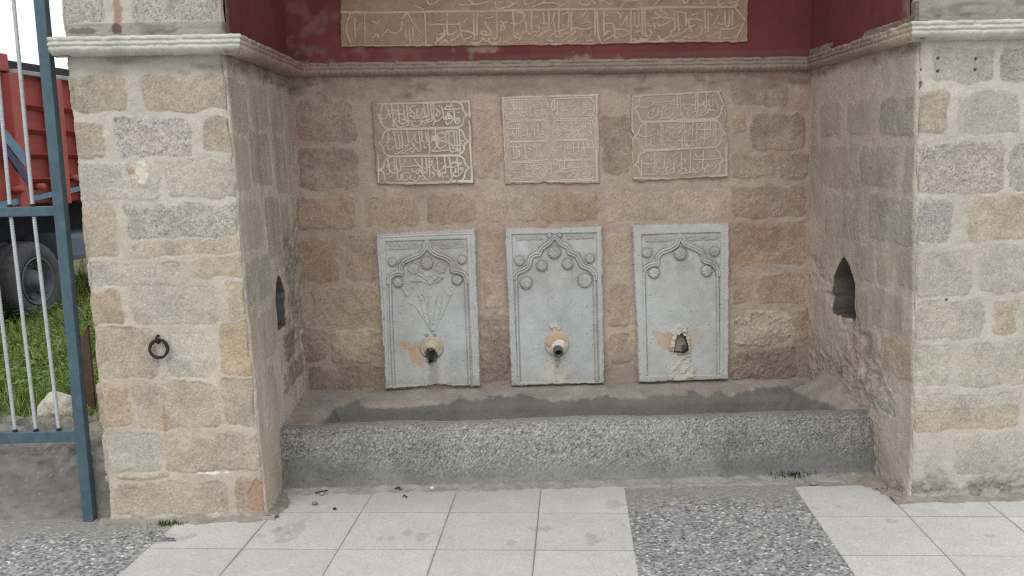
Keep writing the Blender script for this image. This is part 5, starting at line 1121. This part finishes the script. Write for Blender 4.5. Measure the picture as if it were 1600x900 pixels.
# ------------------------------------------------------------------ fence, kerb wall
YF = 0.045
def low_wall():
    zt = onY(60, 712, YF+.035)[2]; x1 = float(XL0(.3))+.03; xs = np.arange(-3.6, x1, .007)
    prof = [(YF+.03, -.02), (YF+.03, zt*.25), (YF+.033, zt*.5), (YF+.038, zt*.78), (YF+.05, zt*.86), (YF+.055, zt*.95), (YF+.10, zt), (YF+.3, zt+.02), (YF+.55, zt+.05)]
    prof = np.array(prof); L = np.concatenate([[0], np.cumsum(np.hypot(*np.diff(prof, axis=0).T))]); s = np.arange(0, L[-1], .007); y, z = np.interp(s, L, prof[:, 0]), np.interp(s, L, prof[:, 1])
    X, S = np.meshgrid(xs, s); Y = np.repeat(y[:, None], len(xs), 1); Z = np.repeat(z[:, None], len(xs), 1)
    br = ss(L[3]-.02, L[5], S+.03*fbm(X, S, .15, 2001)); h = .006*fbm(X, S, .1, 2002)+.003*fbm(X, S, .03, 2003)+br*(.016*fbm(X, S*2.2, .12, 2004)+.010*fbm(X, S, .04, 2005))
    Y -= h*ss(L[6], L[4], S); Z += h*ss(L[4], L[6], S)
    C = lin((132, 129, 122))*(1+.16*fbm(X, S, .2, 2006)+.10*fbm(X, S, .04, 2007)+.06*fbm(X, S, .012, 2008))[..., None]
    dk = ss(0, .5, fbm(X, S*2, .16, 2009))*br; C *= (1-.4*dk)[..., None]
    pl = (np.random.RandomState(4).rand(*X.shape) > .9955); C = np.where(pl[..., None], lin((168, 164, 154)), C)
    dp = ss(.03, .2, S)*ss(.30, .2, S); C *= (1-.18*dp)[..., None]
    o = grid_mesh('kerb_wall', np.stack([X, Y, Z], -1), C, MAT_CEMENT); tag(o, 'low rough concrete wall carrying the blue grey fence', 'wall'); return zt
ZW = low_wall()
def fence():
    pa, pb = onY(70, 60, YF), onY(140, 800, YF); kx = (pb[0]-pa[0])/(pb[2]-pa[2]); px = lambda z: pa[0]+kx*(z-pa[2])
    root = empty('metal_fence', (px(0), YF, 0), 'blue grey steel fence with pale ribbed bars, beside the stone pier', 'fence')
    W = .046; m = MB(); zt = 2.75
    x0, x1 = px(0)-W/2, px(zt)-W/2; m.hexa([(x0, YF-W/2, 0.0), (x0+W, YF-W/2, 0), (x0+W, YF+W/2, 0), (x0, YF+W/2, 0), (x1, YF-W/2, zt), (x1+W, YF-W/2, zt), (x1+W, YF+W/2, zt), (x1, YF+W/2, zt)])
    m.build('post', MAT_FENCE, root, False, .004)
    zr = []
    for pya, pyb in ((323, 338), (674, 691)):
        z1, z0 = onY(40, pya, YF)[2], onY(40, pyb, YF)[2]; zr.append((z0, z1)); m = MB(); m.box(-4.2, px(z0)-W/2+.002, YF-.019, YF+.019, z0, z1); m.build('rail', MAT_FENCE, root, False, .003)
    zr.append((2.62, 2.66)); m = MB(); m.box(-4.2, px(2.62)-W/2+.002, YF-.019, YF+.019, 2.62, 2.66); m.build('rail', MAT_FENCE, root, False, .003)
    def xat(z, a, b): k = (b[0]-a[0])/(b[2]-a[2]); return a[0]+k*(z-a[2])
    first = (onY(92, 671, YF), onY(72, 500, YF)); second = (onY(56, 671, YF), onY(36, 500, YF)); third = (onY(23.5, 671, YF), onY(3, 500, YF))
    up = ((onY(51, 321, YF), onY(21, 0, YF)), (onY(15.5, 321, YF), onY(0, 150, YF)))
    def bar(xa, za, xb, zb):
        n = int((zb-za)/.0055); pts = [(xa+(xb-xa)*k/n, YF, za+(zb-za)*k/n) for k in range(n+1)]; rad = [.0073+(.0014 if k % 2 else 0) for k in range(n+1)]
        m = MB(); m.tube(pts, rad, 10); m.build('bar', MAT_REBAR, root, True)
        w = MB(); w.tube([(xa, YF, za-.001), (xa, YF, za+.012)], [.013, .008], 10); w.build('weld', MAT_IRON, root, True)
    z0, z1, z2 = zr[0][0], zr[1][1], zr[0][1]
    lower = [first, second, third]; xs0 = [xat(z1, *p) for p in lower]; xs1 = [xat(z0, *p) for p in lower]; step = xs0[0]-xs0[1]
    for k in range(8): 
        a = xs0[k] if k < 3 else xs0[2]-step*(k-2); b = xs1[k] if k < 3 else xs1[2]-step*(k-2); bar(a, z1, b, z0)
    ua = [xat(z2, *up[0]), xat(z2, *up[1])]; ub = [xat(2.62, *up[0]), xat(2.62, *up[1])]
    for k in range(8):
        a = ua[k] if k < 2 else ua[1]-step*(k-1); b = ub[k] if k < 2 else ub[1]-step*(k-1); bar(a, z2, b, 2.62)
fence()

# ------------------------------------------------------------------ waste ground, grass, boulder
GZ = .06
def soil_z(x, y): return .10+(ZW-.10)*ss(.85, .5, y)-.04*ss(1, 6, y)+.03*fbm(x, y, .6, 2101)+.012*fbm(x, y, .15, 2102)
def soil():
    xs = np.arange(-16, -1.80, .07); ys = np.concatenate([np.arange(.42, 5, .05), np.arange(5, 26, .3)]); X, Y = np.meshgrid(xs, ys)
    C = lin((86, 84, 58))*(1+.25*fbm(X, Y, .3, 2103)+.2*fbm(X, Y, .06, 2104))[..., None]
    o = grid_mesh('soil', np.stack([X, Y, soil_z(X, Y)], -1), C, MAT_CEMENT); o['kind'] = 'structure'
soil()
def leaf_mat(name, a, b):
    m = bpy.data.materials.new(name); m.use_nodes = True; t = m.node_tree; n = t.nodes; bs = n['Principled BSDF']; at = n.new('ShaderNodeAttribute'); at.attribute_name = 'tone'
    t.links.new(at.outputs['Color'], bs.inputs['Base Color']); bs.inputs['Roughness'].default_value = .6; bs.inputs['Specular IOR Level'].default_value = .25
    tr = n.new('ShaderNodeBsdfTranslucent'); mx = n.new('ShaderNodeMixShader'); mx.inputs[0].default_value = .3; t.links.new(at.outputs['Color'], tr.inputs[0])
    t.links.new(bs.outputs[0], mx.inputs[1]); t.links.new(tr.outputs[0], mx.inputs[2]); t.links.new(mx.outputs[0], n['Material Output'].inputs[0]); return m
MAT_LEAF = leaf_mat('grass_leaf', 0, 0)
def blades(x, y, z, h, wd, seed, cols):
    rs = np.random.RandomState(seed); n = len(x); an = rs.rand(n)*6.283; ln = rs.uniform(.2, 1.3, n)*h; lx, ly = np.cos(an)*ln, np.sin(an)*ln; wx, wy = -np.sin(an)*wd, np.cos(an)*wd
    V = np.empty((n, 5, 3))
    V[:, 0] = np.stack([x-wx, y-wy, z-.01], -1); V[:, 1] = np.stack([x+wx, y+wy, z-.01], -1)
    V[:, 2] = np.stack([x-wx*.7+lx*.35, y-wy*.7+ly*.35, z+h*.55], -1); V[:, 3] = np.stack([x+wx*.7+lx*.35, y+wy*.7+ly*.35, z+h*.55], -1); V[:, 4] = np.stack([x+lx, y+ly, z+h], -1)
    o = (np.arange(n)*5)[:, None]; f = np.concatenate([o+np.array([[0, 1, 3]]), o+np.array([[0, 3, 2]]), o+np.array([[2, 3, 4]])])
    k = rs.randint(0, len(cols), n); C = np.array([lin(c) for c in cols])[k]*rs.uniform(.75, 1.25, n)[:, None]
    return V.reshape(-1, 3), f, np.repeat(C, 5, 0)
BX = float(onY(92, 640, 1.35)[0])
def grass():
    rs = np.random.RandomState(9); n = 42000; y = .5+8.5*rs.rand(n)**1.7; u = rs.rand(n); xa = -2.3-.62*(y+1.2); xb = np.minimum(-1.86, -1.55-.36*y); x = xa+(xb-xa)*u
    clump = fbm(x, y, .35, 2201); ok = (clump > -.55) & (np.hypot(x-BX, y-1.35) > .15) & ~((np.abs(x-BX-.05) < .13) & (y < 1.35) & (rs.rand(n) < .6)) ; x, y, clump = x[ok], y[ok], clump[ok]; n = len(x)
    h = rs.uniform(.03, .085, n)*np.where(y < 1.4, .6, 1)*(1+.5*clump)*(1+.08*y)*(1+1.0*(rs.rand(n) > .95)); V, F_, C = blades(x, y, soil_z(x, y), h, rs.uniform(.0022, .0045, n)*(1+.2*y), 10, ((98, 124, 50), (116, 142, 60), (82, 108, 46), (136, 152, 78), (150, 154, 98)))
    o = link_mesh('grass', raw_mesh('grass', V, F_, C, False), MAT_LEAF); o['kind'] = 'stuff'
    # broad leaved weeds among the grass
    n = 7000; y = .8+5.4*rs.rand(n); x = -2.2-.5*(y+.6)+rs.rand(n)*(.5+.25*y); ok = (fbm(x, y, .4, 2203) > -.25) & (y > 1.75); x, y = x[ok], y[ok]; x = np.minimum(x, -1.9-.2*y); n = len(x); z = soil_z(x, y)+rs.uniform(.02, .11, n)*(1+.1*y); an = rs.rand(n)*6.283; r = rs.uniform(.008, .024, n); ti = rs.uniform(-.6, .6, n)
    V = np.empty((n, 6, 3)); 
    for k, (a, b) in enumerate(((-.2, 0), (.3, .5), (.9, .45), (1.4, 0), (.9, -.45), (.3, -.5))):
        ex, ey = a*r*1.3, b*r*1.3; V[:, k] = np.stack([x+ex*np.cos(an)-ey*np.sin(an), y+ex*np.sin(an)+ey*np.cos(an), z+ex*ti-abs(b)*r*.4], -1)
    o_ = (np.arange(n)*6)[:, None]; F_ = np.concatenate([o_+np.array([[0, 1, 2]]), o_+np.array([[0, 2, 3]]), o_+np.array([[0, 3, 4]]), o_+np.array([[0, 4, 5]])])
    cols = np.array([lin(c) for c in ((92, 120, 56), (110, 136, 66), (78, 108, 50), (126, 146, 80))])[rs.randint(0, 4, n)]
    o = link_mesh('ground_cover', raw_mesh('ground_cover', V.reshape(-1, 3), F_, np.repeat(cols, 6, 0), False), MAT_LEAF); o['kind'] = 'stuff'
    # pale flowering tops in front of the boulder
    n = 900; x = rs.uniform(-2.9, -1.9, n); y = rs.uniform(.6, 1.3, n); h = rs.uniform(.03, .12, n); V, F_, C = blades(x, y, soil_z(x, y), h, np.full(n, .0025), 12, ((150, 152, 96), (176, 172, 120), (126, 136, 74)))
    o = link_mesh('seeding_grass', raw_mesh('seeding_grass', V, F_, C, False), MAT_LEAF); o['kind'] = 'stuff'
grass()
def boulder(name, c, r, seed, label, tone, sq=.8):
    import bmesh
    bm = bmesh.new(); bmesh.ops.create_icosphere(bm, subdivisions=5, radius=1); me = bpy.data.meshes.new(name); bm.to_mesh(me); bm.free()
    v = np.empty(len(me.vertices)*3); me.vertices.foreach_get('co', v); v = v.reshape(-1, 3)
    k = 1+.12*fbm(v[:, 0]+v[:, 2], v[:, 1]-v[:, 2], .9, seed)+.04*fbm(v[:, 0]+.5*v[:, 2], v[:, 1]+v[:, 2], .3, seed+1)+.02*fbm(v[:, 0]*1.1+v[:, 2], v[:, 1], .07, seed+2)
    v = v*k[:, None]*np.array([1, .8, sq])*r+np.array(c); me.vertices.foreach_set('co', v.ravel())
    ca = me.attributes.new('tone', 'FLOAT_COLOR', 'POINT'); c4 = np.ones((len(v), 4)); c4[:, :3] = lin(tone)*(1+.15*fbm(v[:, 0]/r, v[:, 2]/r, .3, seed+3)+.1*np.random.RandomState(1).normal(0, 1, len(v)))[:, None].clip(.3, 2); ca.data.foreach_set('color', c4.ravel())
    me.polygons.foreach_set('use_smooth', np.ones(len(me.polygons), bool)); o = link_mesh(name, me, MAT_STONE); return tag(o, label, name)
pb = onY(92, 640, 1.35); boulder('boulder', (pb[0], 1.35, pb[2]-.01), .125, 2301, 'pale rounded boulder lying in the grass behind the fence bars', (186, 182, 170), .85)
def rusty_sheet():
    # brown rusted sheet leaning behind the fence post
    a, b, c, d = (onY(p[0], p[1], 1.05) for p in ((107, 612), (149, 640), (137, 508), (126, 530))); m = MB(); t = np.array([0, .02, 0])
    q = [a, b, c, d]; m.hexa([q[0], q[1], q[1]+t, q[0]+t, q[3], q[2], q[2]+t, q[3]+t])
    o = m.build('metal_sheet', plain_mat('rust', (78, 60, 50), .85, .1, .3, 14, .3, (104, 82, 68)), None, False, .002); tag(o, 'rusty brown metal sheet leaning in the gap between fence post and pier', 'metal sheet')
rusty_sheet()

# ------------------------------------------------------------------ tipper truck beyond the fence
def truck():
    d = ray(66, 500); hub0 = CAM+d*((GZ-CAM[2])/d[2]); an = math.radians(80); t = np.array([math.cos(an), math.sin(an), 0]); nrm = np.array([t[1], -t[0], 0]); O = hub0
    def L(a, n, z): return O+t*a+nrm*n+np.array([0, 0, z])
    def loc(px, py, n=0.0): p = on(px, py, O+nrm*n, nrm)-O; return p@t, p[2]
    root = empty('tipper_truck', O, 'red tipper truck with ribbed body and twin rear wheels, parked beyond the fence', 'truck')
    RED = plain_mat('faded_red_paint', (146, 66, 60), .65, 0, .16, 3, .1, (160, 82, 74)); DK = plain_mat('dark_chassis', (44, 44, 48), .8, .1, .3, 8, .2); RUB = plain_mat('tyre_rubber', (74, 74, 76), .9, 0, .2, 12, .2); RIM = plain_mat('grey_rim', (92, 94, 97), .7, .1, .25, 9, .2); BL = plain_mat('grey_blue_decal', (96, 128, 150), .6, 0, .1, 8, .05); NAVY = plain_mat('dark_blue_decal', (62, 66, 92), .6, 0, .1, 8, .05); LIP = plain_mat('worn_grey_edge', (150, 146, 142), .8, 0, .2, 14, .2); GUARD = plain_mat('grey_mudguard', (92, 102, 112), .7, 0, .15, 6, .1)
    def bx(m, a0, a1, n0, n1, z0, z1): m.hexa([L(a0, n1, z0), L(a1, n1, z0), L(a1, n0, z0), L(a0, n0, z0), L(a0, n1, z1), L(a1, n1, z1), L(a1, n0, z1), L(a0, n0, z1)])
    a_far, _ = loc(150, 300); a_near = -3.2; zb = loc(60, 318)[1]; zt = loc(60, 118)[1]; a_post, _ = loc(26, 200); zl = loc(15, 84)[1]
    m = MB(); bx(m, a_near, a_far+1.2, -2.3, -.06, zb, zt); body = m.build('tipper_body', RED, root, False, .02)
    m = MB(); bx(m, a_near, a_post, -2.3, -.02, zt+.001, zl); m.build('side_board', RED, root, False, .015)
    m = MB(); bx(m, a_post, a_far+1.2, -2.2, -.10, zt+.03, loc(60, 98)[1]); m.build('tarpaulin', DK, root, False, .02)
    m = MB(); bx(m, a_post, a_far+1.2, -.10, .03, zt-.015, zt+.03); m.build('top_edge', LIP, root, False, .01)
    k = 0
    for py in (163, 200, 238, 276):
        z = loc(60, py)[1]; m = MB(); a0 = loc(36, 200)[0]; a1 = a_far+1.1
        m.hexa([L(a0, -.06, z-.07), L(a1, -.06, z-.07), L(a1, -.3, z-.07), L(a0, -.3, z-.07), L(a0, .05, z-.02), L(a1, .05, z-.02), L(a1, -.3, z+.04), L(a0, -.3, z+.04)]); m.build('body_rib', RED, root, False, .008)
    for pxx in (26, 86, 132):
        a = loc(pxx, 200)[0]; m = MB(); bx(m, a-.10, a+.10, -.3, .055, zb-.02, zt-.02); m.build('body_post', RED, root, False, .012)
    for a, z in ((loc(22, 296)[0], loc(22, 296)[1]), (loc(56, 292)[0], loc(56, 292)[1]), (loc(112, 278)[0], loc(112, 278)[1])):
        m = MB(); m.tube([L(a, -.05, z), L(a, .09, z)], .035, 12); m.build('hinge_pin', RED, root, True)
    def decal(name, pts, mat, n=.058):
        q = [loc(*p, n) for p in pts]; m = MB(); m.hexa([L(a, n-.02, z) for a, z in q]+[L(a, n, z) for a, z in q]); m.build(name, mat, root)
    decal('stripe', [(9, 222), (40, 262), (40, 240), (10, 203)], BL, .062); decal('stripe', [(12, 243), (44, 290), (44, 272), (13, 230)], NAVY, .060)
    decal('stripe', [(-30, 332), (140, 295), (140, 288), (-30, 322)], BL, .030)
    # chassis and running gear
    m = MB(); bx(m, a_near, a_far+2, -1.5, -.75, .62, zb-.01); m.build('chassis', DK, root, False, .02)
    m = MB(); bx(m, loc(110, 400)[0]+.05, loc(110, 400)[0]+1.5, -.6, -.02, .55, loc(118, 365)[1]); m.build('mudguard', GUARD, root, False, .05)
    def wheel(a, rad):
        wr = MB(); c = L(a, 0, rad); W = .30
        prof = [(rad*.60, -.02), (rad*.66, .0), (rad*.90, .005), (rad*.97, -.02), (rad, -.05), (rad, -.14), (rad*.97, -.15), (rad, -.16), (rad, -W+.05), (rad*.96, -W+.01), (rad*.9, -W), (rad*.6, -W)]
        wr.lathe(c, nrm, prof, 96); wr.lathe(c-nrm*.36, nrm, prof, 96)
        for i, v in enumerate(wr.v):
            j, k = (i//96) % 12, i % 96
            if 2 <= j <= 9 and (k//2+j) % 2: q = np.array(v)-c; ax_ = nrm*(q@nrm); wr.v[i] = tuple(c+ax_+(q-ax_)*.968)
        ty = wr.build('tyre', RUB, None, True); 
        lug = MB()
        r = MB(); r.lathe(c, nrm, [(rad*.61, -.01), (rad*.60, .004), (rad*.57, .0), (rad*.54, -.10), (rad*.30, -.13), (rad*.28, -.05), (rad*.16, -.04), (rad*.15, .02), (0, .02)], 36); ri = r.build('rim', RIM, None, True)
        return ty, ri, c
    rad = (loc(66, 376)[1])/2
    for a in (0.0, -1.10, 1e9):
        if a > 100: continue
        ty, ri, c = wheel(a, rad); wroot = bpy.data.objects.new('wheel', None); COL.objects.link(wroot); wroot.parent = root
        for o in (ty, ri):
            o.parent = wroot; n_ = len(o.data.vertices); arr = np.empty(n_*3); o.data.vertices.foreach_get('co', arr); o.data.vertices.foreach_set('co', (arr.reshape(-1, 3)-O).ravel()); o.data.update()
        for k in range(8):
            h = MB(); q = 2*math.pi*k/8; up = np.array([0, 0, 1.0]); p = c+rad*.42*(math.cos(q)*t+math.sin(q)*up)-nrm*.105; h.lathe(p, nrm, [(.022, 0), (.022, .03), (0, .03)], 8)
            hb = h.build('wheel_nut', RIM, None, True); hb.parent = wroot; arr = np.empty(len(hb.data.vertices)*3); hb.data.vertices.foreach_get('co', arr); hb.data.vertices.foreach_set('co', (arr.reshape(-1, 3)-O).ravel()); hb.data.update()
    for a in (0, -1.10): m = MB(); m.tube([L(a, -.4, rad), L(a, -2.0, rad)], .09, 12); m.build('axle', DK, root, True)
    # cab at the far end
    m = MB(); bx(m, a_far+1.5, a_far+3.2, -2.3, -.05, .7, zt+.1); m.build('cab', RED, root, False, .08)
truck()

# ------------------------------------------------------------------ small things on the ground
def tuft(c, n, h, seed, label, spread=.05, cols=((58, 82, 36), (74, 98, 46), (92, 104, 62))):
    rs = np.random.RandomState(seed); x = c[0]+rs.normal(0, spread, n); y = c[1]+rs.normal(0, .012, n); V, F_, C = blades(x, y, np.full(n, c[2]), rs.uniform(.3, 1, n)*h, rs.uniform(.0015, .004, n), seed, cols)
    o = link_mesh('weed_tuft', raw_mesh('weed_tuft', V, F_, C, False), MAT_LEAF); tag(o, label, 'weed')
p = onZ(262, 818, .01); tuft(p, 70, .016, 1, 'small green moss tuft at the foot of the pier with the iron ring', .035)
p = onY(1238, 742, .33); tuft((p[0], .315, .012), 90, .042, 2, 'dark straggly weed tuft at the foot of the trough, beside the pebble strip', .05, ((62, 62, 48), (78, 76, 60), (52, 60, 40)))
p = onZ(1390, 765, .01); tuft(p, 50, .018, 3, 'green weed tuft in the cement gap beside the pier corner', .03)
def twig(pts, r, label, name='twig', tone=(66, 56, 48)):
    q = [onZ(a, b, .016+.006*(k % 2)) for k, (a, b) in enumerate(pts)]; m = MB(); m.tube(cr_spline(q, 4), r, 6); o = m.build(name, plain_mat('bark', tone, .9, 0, .3, 80, .3), None, True, 0, .001); tag(o, label, name)
twig([(904, 746), (912, 748), (925, 748), (940, 745)], .0026, 'thin dark twig lying on the cement at the foot of the trough')
twig([(492, 770), (505, 767), (514, 766)], .003, 'short dark twig on the cement below the near end of the trough')
def chip(px, py, s, tone, seed, label):
    p = onZ(px, py, .012); o = boulder('stone_chip', (p[0], p[1], .010+s*.3), s, seed, label, tone, .5); o['category'] = 'stone chip'
chip(675, 763, .012, (214, 210, 200), 31, 'small white stone chip at the foot of the trough, on the second tile joint'); chip(705, 758, .012, (150, 142, 130), 32, 'small grey brown stone chip at the trough foot beside the white chip')
chip(1271, 756, .018, (140, 134, 124), 33, 'grey stone chip on the tile below the weed tuft'); chip(492, 787, .014, (128, 120, 108), 34, 'brownish stone chip lying on the tile near the pier with the iron ring')
chip(523, 795, .009, (52, 50, 48), 35, 'tiny black stone chip on the tile nearest the ringed pier'); chip(503, 772, .012, (160, 154, 144), 36, 'pale stone chip beside the short twig')
def dead_leaf(px, py, s, an, label):
    p = onZ(px, py, .014); m = MB(); n = 9; vs = []; fs = []
    for i in range(n):
        u = i/(n-1); w_ = s*.28*math.sin(math.pi*u)**.8+.0008
        for k, q in enumerate((-1, 0, 1)):
            a, b = (u-.5)*s, q*w_; vs.append((p[0]+a*math.cos(an)-b*math.sin(an), p[1]+a*math.sin(an)+b*math.cos(an), .012+.006*abs(q)+.004*math.sin(u*5)))
    for i in range(n-1):
        for k in range(2): fs.append((i*3+k, i*3+k+1, (i+1)*3+k+1, (i+1)*3+k))
    m.add(vs, fs); o = m.build('dead_leaf', plain_mat('dry_leaf', (74, 68, 56), .8, 0, .3, 60, .2), None, True)
    mod = o.modifiers.new('thickness', 'SOLIDIFY'); mod.thickness = .0008; tag(o, label, 'leaf')
dead_leaf(625, 764, .05, .1, 'dark curled dead leaf at the foot of the trough'); dead_leaf(633, 776, .022, .3, 'small dark leaf scrap lying on the tile just below the curled leaf')
